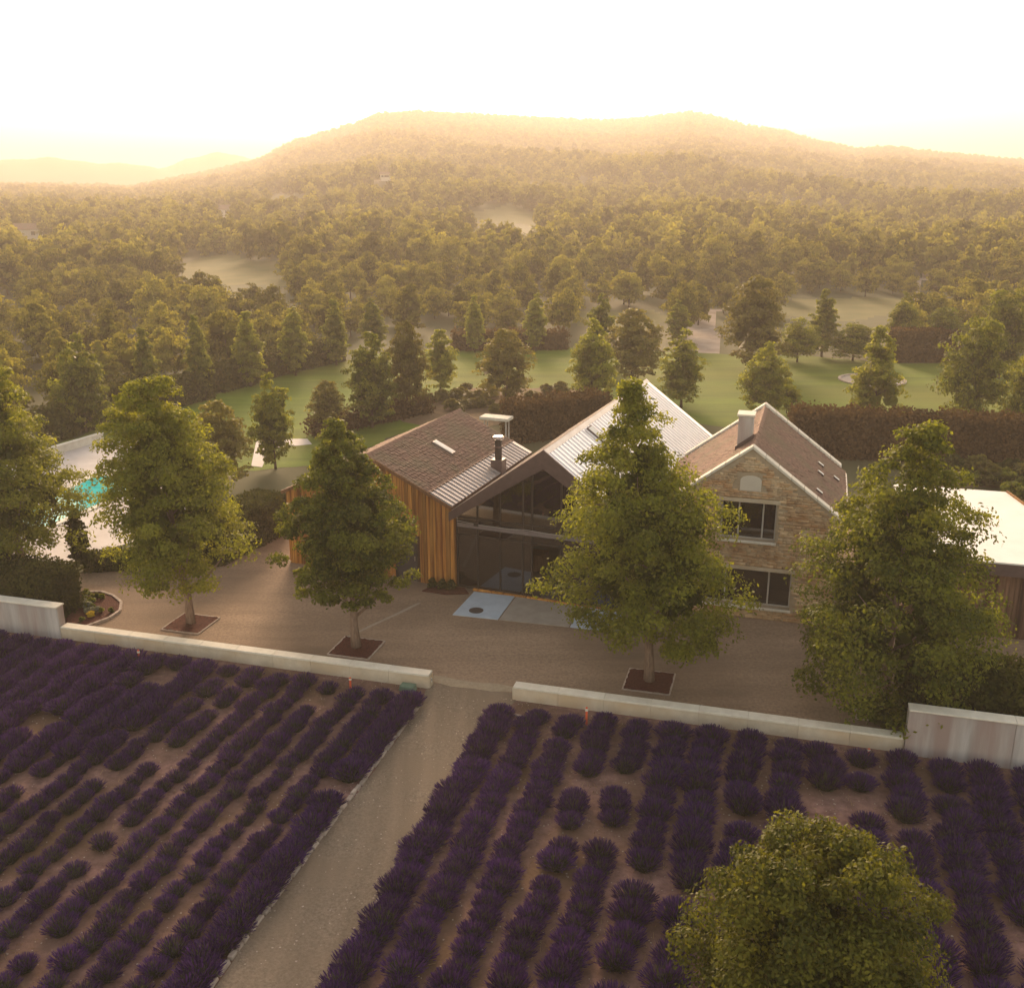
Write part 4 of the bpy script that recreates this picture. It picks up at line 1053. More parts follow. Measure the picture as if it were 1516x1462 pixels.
# ================================================================== GARDEN TREES
def build_garden_trees():
    proto = {}
    spec = {'egg': (.34, .15, .30, 'leaf'), 'column': (.34, .2, .20, 'leaf_light'), 'broad': (.40, .30, .42, 'leaf'), 'dark': (.36, .2, .34, 'leaf_brown'), 'airy': (.33, .2, .25, 'leaf_light')}
    def get(kind, v):
        if (kind, v) not in proto:
            w, tp, rr, mt = spec[kind]
            rng = np.random.default_rng(hash_(kind) + v)
            n = 7600 if kind != 'airy' else 4600
            proto[(kind, v)] = (crown_mesh('garden_crown', rng, 7.4, 8 * rr, 150, n, .26, M[mt], wide=w + .04, tip=tp + .06, z0=.55, lump=.10, rc=(.18, .30)),
                                trunk_mesh('garden_trunk', rng, 8, .11, nl=6, mat=M['bark_dark'], clear=.15), 8 * rr)
        return proto[(kind, v)]
    def hash_(s): return sum(ord(c) * (i + 3) for i, c in enumerate(s))
    L = [((330, 722), 588, 45, 'dark', 'dense brown-green tree between the pool and the clipped hedge'),
         ((408, 694), 548, 32, 'egg', 'slender lawn tree behind the clipped hedge near the pool paving'),
         ((487, 645), 560, 28, 'dark', 'small dark conical tree on the lawn left of the larch barn roof'),
         ((551, 633), 488, 38, 'egg', 'large pale green tree on the lawn close to the larch barn'),
         ((603, 614), 470, 32, 'dark', 'brownish lawn tree with a bare trunk beyond the larch barn'),
         ((653, 582), 486, 26, 'airy', 'thin airy tree on the lawn beyond the larch barn ridge'),
         ((750, 594), 483, 41, 'dark', 'bushy brownish tree growing out of the dry planted bank'),
         ((877, 602), 468, 34, 'egg', 'lawn tree with a short trunk behind the barn ridge'),
         ((1008, 604), 485, 33, 'airy', 'bright yellow-green tree right behind the far end of the zinc roof'),
         ((1130, 618), 503, 36, 'egg', 'egg-shaped tree behind the stone house ridge'),
         ((1164, 612), 560, 18, 'broad', 'low bushy tree beside the egg-shaped tree behind the stone house'),
         ((1290, 640), 480, 36, 'airy', 'open-branched tree in front of the round paved circle'),
         ((1434, 634), 470, 50, 'broad', 'round lollipop tree with a thin trunk behind the copper hedge'),
         ((1520, 640), 500, 40, 'broad', 'leafy tree at the end of the copper hedge behind the outbuilding'),
         ((1478, 560), 428, 46, 'broad', 'broad tree at the far corner of the lawn'),
         ((935, 566), 455, 47, 'dark', 'big dark rounded tree at the far edge of the lawn behind the barn'),
         ((1112, 548), 405, 46, 'dark', 'big tall bushy tree beside the pale rubble clearing'),
         ((128, 640), 490, 36, 'egg', 'first tree of the row along the lawn, nearest the pool, egg-shaped')]
    for k, (x, top) in enumerate(((222, 482), (298, 461), (371, 458), (438, 450), (498, 440), (553, 437))):
        yb = {222: 604, 298: 590, 371: 572, 438: 556, 498: 541, 553: 527}[x]
        L.append(((x, yb), top, (20, 18, 23, 21, 18, 18)[k], 'column', ('second', 'third', 'fourth', 'fifth', 'sixth', 'seventh')[k] + ' tree from the pool in the row along the lawn'))
    for k, (x, top, hw, kd, lb) in enumerate(((703, 435, 14, 'column', 'slim columnar tree beyond the lawn above the dry bank'), (793, 430, 16, 'column', 'taller slim columnar tree beyond the lawn by the far hedge strip'),
                             (890, 433, 22, 'egg', 'pale tree just behind the big dark rounded tree'), (1002, 440, 17, 'column', 'pointed columnar tree beside the rubble clearing'),
                             (1216, 425, 20, 'column', 'columnar tree in the scrub before the right-hand meadow'), (1333, 430, 22, 'egg', 'tapering tree behind the clipped brown hedge block'),
                             (1262, 478, 40, 'broad', 'low broad tree in the scrub behind the paved circle'), (1180, 470, 34, 'broad', 'low broad tree next to the big tall bushy tree'),
                             (1395, 455, 34, 'broad', 'bushy tree right behind the clipped brown hedge block'))):
        L.append(((x, {703: 522, 793: 520, 890: 540, 1002: 512, 1216: 528, 1333: 520, 1262: 534, 1180: 536, 1395: 530}[x]), top, hw, kd, lb))
    for i, (bp, top, hw, kind, lab) in enumerate(L):
        b = onz(*bp); H = height_for(b, top); R = hw / px_per_m((b.x, b.y, H / 2))
        cr, tr, r0 = get(kind, i % 2)
        e = place_tree('garden_tree', b, cr, tr, lab, None, i * 1.7, 1.14 * R / (r0 * .98), scz=H / 8.0)
build_garden_trees()

# ================================================================== HEDGES AND SHRUBS
hedge_at('hedge', wf(15.6, 1.2), wf(26, 1.0), 2.2, 2.05, .13, 260, M['hedge'], 'dense green hedge behind the streaked concrete wall')
hedge_at('hedge', wf(-27, .7), wf(-16.05, .7), 1.9, 2.05, .13, 230, M['hedge'], 'thick dark hedge behind the pale concrete wall by the pool')
hedge_at('hedge', onz(330, 838), onz(432, 786), 2.0, 2.0, .14, 230, M['hedge'], 'clipped dark hedge at the edge of the gravel drive near the larch barn')
p = onz(121, 846)
o = link('cypress', crown_mesh('cypress', np.random.default_rng(33), height_for(p, 752) - .05, .55, 90, 6000, .13, M['hedge'], wide=.4, tip=.5, z0=.05, lump=.06), None, p); tag(o, 'narrow dark upright cypress between hedge and pool', 'shrub')
hedge_at('hedge', onz(125, 848), onz(330, 838), .9, .75, .13, 230, M['hedge'], 'low dark hedge along the gravel drive below the courtyard tree')
hedge_at('hedge', onz(1170, 676), onz(1680, 700), 1.8, 2.9, .22, 110, M['hedge_brown'], 'long tall copper-brown hedge between lawn and outbuilding', rough=.25)
hedge_at('hedge', onz(765, 658), onz(905, 640), 2.2, 2.6, .2, 110, M['hedge_brown'], 'tall dark copper hedge behind the two barns', rough=.22)
hedge_at('hedge', onz(470, 648), onz(640, 612), 1.2, 1.2, .2, 90, M['hedge_brown'], 'low dry hedge on the lawn edge behind the larch barn', rough=.3)
hedge_at('hedge', onz(1326, 537), onz(1420, 537), 2.5, 3.0, .26, 60, M['hedge_brown'], 'clipped rectangular brown hedge block at the far lawn edge', rough=.1)
hedge_at('hedge', onz(672, 520), onz(840, 518), 1.6, 1.8, .3, 45, M['hedge_brown'], 'low brown hedge strip along the far lawn edge', rough=.3)
for k, (xa, ya, xb, yb) in enumerate(((92, 652, 152, 632), (160, 628, 225, 604), (255, 606, 318, 590), (330, 582, 384, 568), (395, 562, 450, 548), (458, 546, 512, 534))):
    hedge_at('hedge', onz(xa, ya), onz(xb, yb), 1.8, 2.1 if k != 1 else 2.5, .26, 75, M['hedge'],
             ('first', 'second', 'third', 'fourth', 'fifth', 'sixth')[k] + ' clipped hedge block from the pool in the row along the lawn', 'clipped hedge blocks along the lawn', rough=.2)
def shrubs():
    rng = np.random.default_rng(77)
    pr = [crown_mesh('shrub', np.random.default_rng(200 + i), 1.0, .62, 26, 900, .17, M[('leaf', 'leaf_brown', 'hedge')[i]], wide=.45, tip=.5, z0=0.02, rc=(.25, .45)) for i in range(3)]
    labs = ['small green garden shrub in the bed behind the white roof', 'small brownish garden shrub in the bed behind the white roof', 'small dark garden shrub in the bed behind the white roof']
    sheet('planting_bed_ground', pxs([(1385, 700), (1560, 706), (1600, 790), (1480, 722), (1385, 722)]), .016, M['bank'], jag=.15)
    for i in range(34):
        x, y = rng.uniform(1392, 1530), rng.uniform(703, 722)
        if i > 24: x, y = rng.uniform(1490, 1540), rng.uniform(722, 770)
        b = onz(x, y); k = int(rng.integers(0, 3))
        o = link('shrub', pr[k], None, b, rng.random() * 6); s = rng.uniform(.7, 1.3); o.scale = (s * 1.2, s * 1.2, s)
        tag(o, labs[k], 'shrub', labs[k].replace(' shrub', ' shrubs'))
    for x, y, s, lb in ((1302, 1072, .85, 'low leafy shrub at the foot of the courtyard tree by the tall wall'), (1335, 1062, .7, 'smaller leafy shrub between tree foot and tall wall')):
        o = link('shrub', pr[0], None, onz(x, y)); o.scale = (s * 1.5, s * 1.3, s * 1.1); tag(o, lb, 'shrub')
    for i in range(46):     # dry grasses on the bank
        x = rng.uniform(605, 860); y = rng.uniform(578, 612) + (x - 740) * -.02
        if not inpoly(np.array([x]), np.array([y]), [(590, 625), (640, 590), (700, 575), (780, 574), (850, 575), (870, 592), (840, 612), (760, 625), (680, 640)])[0]: continue
        o = link('bank_shrub', pr[1], None, onz(x, y), rng.random() * 6); s = rng.uniform(.6, 1.1); o.scale = (s * 1.3, s * 1.3, s * .8)
        tag(o, 'dry brownish low shrub on the planted bank behind the barn', 'shrub', 'dry shrubs on the planted bank')
    for x, y in ((640, 868), (655, 870), (668, 871)):
        o = link('shrub', pr[2], None, onz(x, y + 3)); o.scale = (.4, .4, .5); tag(o, 'tiny dark plant in the mulch bed under the larch wall', 'plant', 'plants in the larch wall bed')
shrubs()

# ================================================================== POOL
def build_pool():
    sheet('pool_deck', pxs([(40, 684), (150, 653), (230, 652), (290, 672), (300, 720), (250, 790), (150, 815), (100, 835), (-90, 830), (-60, 700)]), .030, M['white_deck'])
    sheet('deck_path', pxs([(372, 690), (380, 650), (455, 650), (462, 658), (400, 664), (388, 692)]), .030, M['white_deck'])
    e = empty('swimming_pool', onz(110, 750)); tag(e, 'swimming pool with bright turquoise water and pale coping', 'pool')
    c = onz(110, 750)
    W = [q - c for q in pxs([(40, 795), (150, 748), (225, 715), (160, 704), (132, 708), (75, 738), (20, 772)])]
    m = MB().poly([(q.x, q.y, .045) for q in W], [tuple(range(len(W)))]); o = m.build('water', M['water'], e)
    k = MB(); n = len(W)
    for i in range(n):
        a, b = W[i], W[(i + 1) % n]
        cop = MB().bar((a.x, a.y, .05), (b.x, b.y, .05), .38, .06).build('coping', M['coping'], e)
        cop.location.z = .002 * i
    # low white wall along the far side of the deck
    a, b = onz(62, 679), onz(152, 652); d = (b - a)
    w = empty('deck_wall', a, math.atan2(d.y, d.x)); tag(w, 'low white wall along the far edge of the pool deck', 'wall')
    L = d.length; n = 5
    for i in range(n):
        MB().box(i * L / n + .004, (i + 1) * L / n - .004, -.12, .12, 0, .5).build('block', M['coping'], w)
        MB().box(i * L / n + .003, (i + 1) * L / n - .003, -.17, .17, .503, .56).build('coping_stone', M['coping'], w)
build_pool()

# round paved circle on the lawn, little pale path end at the right
c = onz(1291, 563)
e = empty('paved_circle', c); tag(e, 'round paved circle with a raised rim set into the lawn', 'paving')
MB().tube([(0, 0, .0), (0, 0, .04)], [2.6, 2.6], 32).build('paving', M['slab2'], e)
m = MB()
for k in range(24):
    a0, a1 = 2 * math.pi * k / 24 + .01, 2 * math.pi * (k + 1) / 24 - .01
    r0, r1 = 2.605, 2.85
    MB().prism([(r0 * math.cos(a0), r0 * math.sin(a0)), (r1 * math.cos(a0), r1 * math.sin(a0)), (r1 * math.cos(a1), r1 * math.sin(a1)), (r0 * math.cos(a1), r0 * math.sin(a1))], 0, .12, axis='z').build('rim_stone', M['kerb'], e)
sheet('garden_path', pxs([(1494, 625), (1502, 614), (1540, 612), (1560, 628)]), .02, M['rubble'])

# ================================================================== ROUND FLOWER BED
def build_flower_bed():
    out = [(96, 934), (104, 884), (118, 879), (150, 878), (168, 884), (180, 894), (178, 906), (162, 917), (138, 926), (116, 934)]
    P = pxs(out); c = onz(138, 905)
    e = empty('flower_bed', c); tag(e, 'round-ended mulch flower bed with small flowers and a brick edge', 'flower bed')
    n = len(P)
    MB().poly([(p.x - c.x, p.y - c.y, .0) for p in P] + [(p.x - c.x, p.y - c.y, .08) for p in P],
              [tuple(range(n - 1, -1, -1)), tuple(range(n, 2 * n))] + [(i, (i + 1) % n, n + (i + 1) % n, n + i) for i in range(n)]).build('mulch', M['mulch'], e)
    for i in range(2, n - 1):
        a, b = P[i] - c, P[(i + 1) % n] - c
        k = max(1, int((b - a).length / .28))
        for j in range(k):
            p, q = a.lerp(b, (j + .04) / k), a.lerp(b, (j + .96) / k)
            MB().bar((p.x, p.y, .06), (q.x, q.y, .06), .11, .12).build('edge_brick', M['kerb'], e)
    rng = np.random.default_rng(8)
    kinds = [(M['pale_leaf'], 'silvery leafed bedding plant in the round flower bed'), (M['leaf'], 'green bedding plant in the round flower bed'), (M['yellow_flower'], 'yellow flowering plant in the round flower bed')]
    prs = [crown_mesh('bedding_plant', np.random.default_rng(300 + i), .32, .22, 10, 220, .07, k[0], wide=.5, tip=.5, z0=0, rc=(.3, .5)) for i, k in enumerate(kinds)]
    for i in range(26):
        x, y = rng.uniform(118, 172), rng.uniform(884, 924)
        if not inpoly(np.array([x]), np.array([y]), [(113, 884), (150, 884), (170, 892), (170, 906), (145, 920), (115, 926)])[0]: continue
        k = int(rng.choice(3, p=[.45, .4, .15])); b = onz(x, y)
        o = link('bedding_plant', prs[k], None, (b.x, b.y, .07), rng.random() * 6); s = rng.uniform(.6, 1.1); o.scale = (s, s, s)
        tag(o, kinds[k][1], 'plant', kinds[k][1].replace(' plant', ' plants'))
build_flower_bed()

# ================================================================== LAVENDER
def lavender_parts(rng, r, h, nf, nl):
    """one bush: stems with flower spikes fanning out of a mound, and a low mound of narrow leaves"""
    def blades(P, T, w0, w1):
        side = np.cross(T - P, rand_dir(rng, len(P))); side /= np.maximum(np.linalg.norm(side, axis=1, keepdims=True), 1e-6)
        V = np.stack([P - side * w0, P + side * w0, T + side * w1, T - side * w1], 1).reshape(-1, 3)
        return V, np.arange(4 * len(P)).reshape(-1, 4)
    a = rng.random(nf) * 6.283; q = np.sqrt(rng.random(nf))
    el = 1.5 - .80 * q + rng.normal(size=nf) * .12
    d = np.stack([np.cos(a) * np.cos(el), np.sin(a) * np.cos(el), np.sin(el)], -1)
    base = np.stack([np.cos(a) * q * r * .8, np.sin(a) * q * r * .8, .12 - .08 * q], -1)
    Ls = (h * (1.0 - .12 * q) * rng.uniform(.82, 1.1, nf))[:, None] * .78
    T = base + d * Ls; Mid = base + d * Ls * .62
    V1, F1 = blades(Mid, T, .010, .006)
    fl = (V1, F1, np.repeat(rng.random(nf), 4))
    V2, F2 = blades(base, Mid, .004, .004)
    ns = nl
    dd = rand_dir(rng, ns); dd[:, 2] = np.abs(dd[:, 2])
    P = dd * np.array([r * .82, r * .82, h * .62]) * rng.uniform(.75, 1.0, (ns, 1))
    T3 = P + (dd + np.array([0, 0, .6])) * rng.uniform(.07, .14, (ns, 1))
    V3, F3 = blades(P, T3, .009, .003)
    V = np.concatenate([V2, V3]); F = np.concatenate([F2, F3 + len(V2)])
    # a dense low heart
    cv, cf = [], []
    seg = 9
    for j, (rr, zz) in enumerate(((.70, 0), (.74, .22), (.52, .46), (.18, .58))):
        for k in range(seg):
            an = 2 * math.pi * k / seg; jt = rng.uniform(.9, 1.1)
            cv.append((rr * r * jt * math.cos(an), rr * r * jt * math.sin(an), zz * h))
    for j in range(3):
        for k in range(seg): cf.append((j * seg + k, j * seg + (k + 1) % seg, (j + 1) * seg + (k + 1) % seg, (j + 1) * seg + k))
    F = np.concatenate([F, np.array(cf) + len(V)]); V = np.concatenate([V, np.array(cv)])
    return fl, (V, F, np.concatenate([np.repeat(rng.random(nf), 4), np.repeat(rng.random(ns), 4), np.full(len(cv), .05)]))
def build_lavender():
    rng = np.random.default_rng(21)
    var = []
    for i in range(7):
        purple = (1.0, .8, 1.0, .45, .9, .6, 1.1)[i]
        fl, lf = lavender_parts(rng, .34, .46, int(600 * purple), 320)
        var.append((fl, lf, np_mesh('lavender_flowers', *fl[:2], M['lav_flower'], var=fl[2]), np_mesh('lavender_foliage', *lf[:2], M['lav_leaf'], var=lf[2])))
    B = []      # x, y, scale, side, purple
    def nz(x, y, s=1.0): return math.sin(x * .9 * s + 1.1) * math.sin(y * .7 * s + .3) + .6 * math.sin(x * 2.1 * s - y * 1.3 * s)
    for k in range(0, 27):
        x = -.30 - k * .99
        y = -1.35 - random.random() * .3 - (.0 if k < 3 else -.25)
        while y > -19.5:
            big = k == 0 or (x < -7.5 - (y + 2) * .35 * -1 * 0 and y > -6.5 - (-x - 7) * .45 and k > 6)
            young = not big and y < -6.0
            s = random.uniform(1.0, 1.22) if big else random.uniform(.70, .95) * (.95 if young else 1.05)
            drop = .03 if big else (.07 if young else .04)
            if nz(x, y) > 1.15: drop = .6
            if random.random() > drop:
                B.append((x + random.gauss(0, .05), y, s, k, 1 if big else 0))
            y -= random.uniform(.46, .56) if (big or not young) else random.uniform(.52, .66)
    for k in range(0, 24):
        x = 2.98 + k * 1.13
        y = -1.30 - random.random() * .3
        if k > 2: y = -.95 - random.random() * .3
        while y > -19.5:
            far = k > 4
            s = random.uniform(.98, 1.2) if k < 1 else (random.uniform(.95, 1.28) if far else random.uniform(.86, 1.08))
            drop = .04
            if far: drop = .06 + (.55 if nz(x * .8, y * .8) > .85 else 0)
            if k in (3, 4) and -7.2 < y < -3.5 and random.random() < .5: drop = .7
            if random.random() > drop: B.append((x + random.gauss(0, .06), y, s, 100 + k, 1))
            y -= random.uniform(.5, .62) * (1.25 if far else 1.0)
    tx, ty = to_wf(onz(1222, 1500))
    rec = []
    for x, y, s, side, pur in B:
        p = wf(x, y); u, v = proj(p)
        if not (-120 < u < 1640 and v < 1620): continue
        rec.append((p.length, p, s, side, pur, -20 < u < 1536 and v < 1490))
    rec.sort(key=lambda r: (not r[5], r[0]))
    ordn = ('first', 'second', 'third', 'fourth', 'fifth', 'sixth', 'seventh', 'eighth', 'ninth', 'tenth', 'eleventh', 'twelfth', 'thirteenth', 'fourteenth', 'fifteenth', 'sixteenth',
            'seventeenth', 'eighteenth', 'nineteenth', 'twentieth', 'twenty-first', 'twenty-second', 'twenty-third', 'twenty-fourth', 'twenty-fifth', 'twenty-sixth', 'twenty-seventh')
    labs = {k: 'lavender bush in the %s row from the path, swimming pool side' % ordn[k] for k in range(27)}
    labs.update({100 + k: 'lavender bush in the %s row from the path, outbuilding side' % ordn[k] for k in range(24)})
    SV = [[], []]; SF = [[], []]; SA = [[], []]; nb = [0, 0]
    for i, (d, p, s, side, pur, vis) in enumerate(rec):
        k = random.choice((0, 1, 2, 4, 6)) if pur else random.choice((1, 3, 4, 5, 5, 3))
        rz = random.random() * 6.283; sc = (s * random.uniform(.92, 1.08), s * random.uniform(.92, 1.08), s * random.uniform(.85, 1.08))
        if i < 300:
            e = empty('lavender_bush', (p.x, p.y, .005), rz); e.scale = sc
            tag(e, labs[side], 'lavender', labs[side].replace(' bush', ' bushes'))
            link('foliage', var[k][3], e); link('flowers', var[k][2], e)
        else:
            R = np.array([[math.cos(rz), -math.sin(rz), 0], [math.sin(rz), math.cos(rz), 0], [0, 0, 1]]) * 1.0
            for j in (0, 1):
                V, F, A = var[k][j]
                SV[j].append((V * np.array(sc)) @ R.T + np.array([p.x, p.y, .005])); SF[j].append(F + nb[j]); SA[j].append(A); nb[j] += len(V)
    root = empty('lavender_rows', wf(-8, -4)); tag(root, 'rows of purple lavender further back towards the low walls', 'lavender', kind='stuff')
    for j, nm, mt in ((0, 'flowers', M['lav_flower']), (1, 'foliage', M['lav_leaf'])):
        if SV[j]:
            V = np.concatenate(SV[j]) - np.array(list(wf(-8, -4)))
            o = link(nm, np_mesh('lavender_rows_' + nm, V, np.concatenate(SF[j]), mt, var=np.concatenate(SA[j])), root); o['kind'] = 'stuff'
    print('lavender', len(rec))
    # dry stubble, fallen stalks and weeds between the rows
    n = 26000
    x = np.where(rng.random(n) < .4, rng.uniform(-22, .0, n), rng.uniform(2.7, 18, n)); y = rng.uniform(-17, -.3, n)
    dn = np.sin(x * .8 + 2) * np.sin(y * .9) + .5 * np.sin(x * 2.3 + y * 1.7)
    k = rng.random(n) < np.clip(.35 + .5 * dn + (y > -1.0) * .8, .06, 1); x, y = x[k], y[k]; n = len(x)
    w = np.array([list(wf(a, b)) for a, b in zip(x, y)]); w[:, 2] = .01
    dd = rand_dir(rng, n); dd[:, 2] = np.abs(dd[:, 2]) * .7 + .1
    T = w + dd * rng.uniform(.05, .20, (n, 1))
    sd = np.cross(dd, rand_dir(rng, n)); sd /= np.linalg.norm(sd, axis=1, keepdims=True)
    V = np.stack([w - sd * .008, w + sd * .008, T + sd * .004, T - sd * .004], 1).reshape(-1, 3)
    o = link('dry_stubble', np_mesh('dry_stubble', V, np.arange(4 * n).reshape(-1, 4), M['straw'], var=np.repeat(rng.random(n), 4)))
    tag(o, 'dry straw and stubble lying between the lavender rows', 'straw', kind='stuff')
    # pebbles on soil and path
    n = 5200
    x = rng.uniform(-20, 16, n); y = rng.uniform(-17, 1.0, n)
    w = np.array([list(wf(a, b)) for a, b in zip(x, y)])
    s = rng.uniform(.010, .032, n)
    oc = np.array([(1, 0, 0), (0, 1, 0), (-1, 0, 0), (0, -1, 0), (0, 0, .7)])
    rot = rng.random(n) * 6.28
    c_, s_ = np.cos(rot), np.sin(rot)
    ox = oc[None, :, 0] * c_[:, None] - oc[None, :, 1] * s_[:, None]; oy = oc[None, :, 0] * s_[:, None] + oc[None, :, 1] * c_[:, None]
    V = np.stack([ox * s[:, None] * rng.uniform(.7, 1.3, (n, 1)), oy * s[:, None], np.broadcast_to(oc[None, :, 2], ox.shape) * s[:, None] + .03], -1) + np.concatenate([w[:, :2], 0 * w[:, :1]], 1)[:, None, :]
    F = np.concatenate([np.array([(i, (i + 1) % 4, 4) for i in range(4)])[None] + (np.arange(n) * 5)[:, None, None]]).reshape(-1, 3)
    o = link('pebbles', np_mesh('pebbles', V.reshape(-1, 3), F, M['kerb'])); tag(o, 'small pale pebbles scattered over path and field', 'gravel', kind='stuff')
build_lavender()

# ================================================================== PATH EDGING, STAKES, VALVE BOX
def build_edging():
    e = empty('path_edging', wf(.1, -1.3), -AZW); tag(e, 'line of rough pale edging stones along the pool-side edge of the path', 'edging')
    y = 0.0
    def stone(parent, x, y, l, w, h, along):
        m = MB(); q = lambda a: a + random.uniform(-.02, .02)
        dx, dy = (w / 2, l / 2) if along == 'y' else (l / 2, w / 2)
        m.hexa([(q(x - dx), q(y - dy), -.02), (q(x + dx), q(y - dy), -.02), (q(x + dx), q(y + dy), -.02), (q(x - dx), q(y + dy), -.02),
                (q(x - dx * .85), q(y - dy * .9), q(h)), (q(x + dx * .85), q(y - dy * .9), q(h)), (q(x + dx * .85), q(y + dy * .9), q(h)), (q(x - dx * .85), q(y + dy * .9), q(h))])
        m.build('edging_stone', M['kerb'], parent, bevel=.012)
    while y > -17.5:
        l = random.uniform(.22, .52)
        stone(e, random.gauss(0, .015), y - l / 2, l, random.uniform(.10, .17), random.uniform(.06, .11), 'y'); y -= l + random.uniform(.01, .06)
    x = -.2
    while x > -1.3:
        l = random.uniform(.2, .4); stone(e, x - l / 2, .05, l, .1, .07, 'x'); x -= l + .02
    e2 = empty('path_edging', wf(2.56, -1.25), -AZW); tag(e2, 'broken line of edging stones half buried under lavender on the other path edge', 'edging')
    y = 0.0
    while y > -17:
        l = random.uniform(.2, .42)
        if random.random() < .55: stone(e2, random.gauss(.02, .02), y - l / 2, l, .1, random.uniform(.03, .07), 'y')
        y -= l + .03
    x = .1
    while x < 1.7:
        l = random.uniform(.2, .4); stone(e2, x + l / 2, .05, l, .1, .07, 'x'); x += l + .02
build_edging()
for k, (x, yt, yb, where) in enumerate(((207, 962, 983, 'between the low wall and the thick lavender by the pool'), (519, 1003, 1019, 'close to the green valve box'), (868, 1047, 1073, 'in front of the wall with the mulch-ringed tree behind'), (1285, 1108, 1122, 'short and half hidden, close to the tall concrete wall'))):
    b = onz(x, yb); h = max(.3, height_for(b, yt))
    e = empty('marker_stake', b); tag(e, 'orange marker stake ' + where, 'stake')
    MB().prism([(-.035, 0), (.035, 0), (.035, h), (0, h + .03), (-.035, h)], -.012, .012).build('post', M['orange'], e)
    MB().prism([(-.045, h * .8), (.045, h * .8), (.045, h * .93), (-.045, h * .93)], -.02, .02).build('band', M['coping'], e)
b = onz(604, 1021)
e = empty('valve_box', b, -AZW); tag(e, 'green plastic irrigation box lying at the end of the low wall', 'box')
MB().prism([(-.30, 0), (.30, 0), (.24, .16), (-.24, .16)], -.16, .16).build('body', M['green_plastic'], e, bevel=.02)
MB().box(-.26, .26, -.17, .17, .16, .20).build('lid', M['green_plastic'], e, bevel=.02)

# ================================================================== FAR HOUSES
def cottage(px, py, w, d, h, label, az=.4):
    p = onterrain(px, py)
    e = empty('cottage', (p.x, p.y, p.z + 0.6), az); tag(e, label, 'house')
    MB().box(-w / 2, w / 2, -d / 2, d / 2, -3, h).build('wall', M['plaster'], e)
    MB().prism([(-d / 2 - .4, h - .1), (0, h + d * .28), (d / 2 + .4, h - .1)], -w / 2 - .4, w / 2 + .4, axis='x').build('roof', M['tile'], e)
    for k in (-.28, .05, .32):
        MB().box(k * w - .5, k * w + .5, -d / 2 - .05, -d / 2 + .05, h * .35, h * .75).build('window', M['black_metal'], e)
    return p
HOUSES = ((52, 356, 11, 5, 2.4, 'long pale cottage among trees below the low far hill', .1), (332, 322, 7, 5, 2.4, 'pale cottage in the wood above the sloping meadow', .5), (569, 268, 3.6, 3.2, 2.0, 'small white house high on the wooded slope', .3))
for hs in HOUSES:
    cottage(*hs)

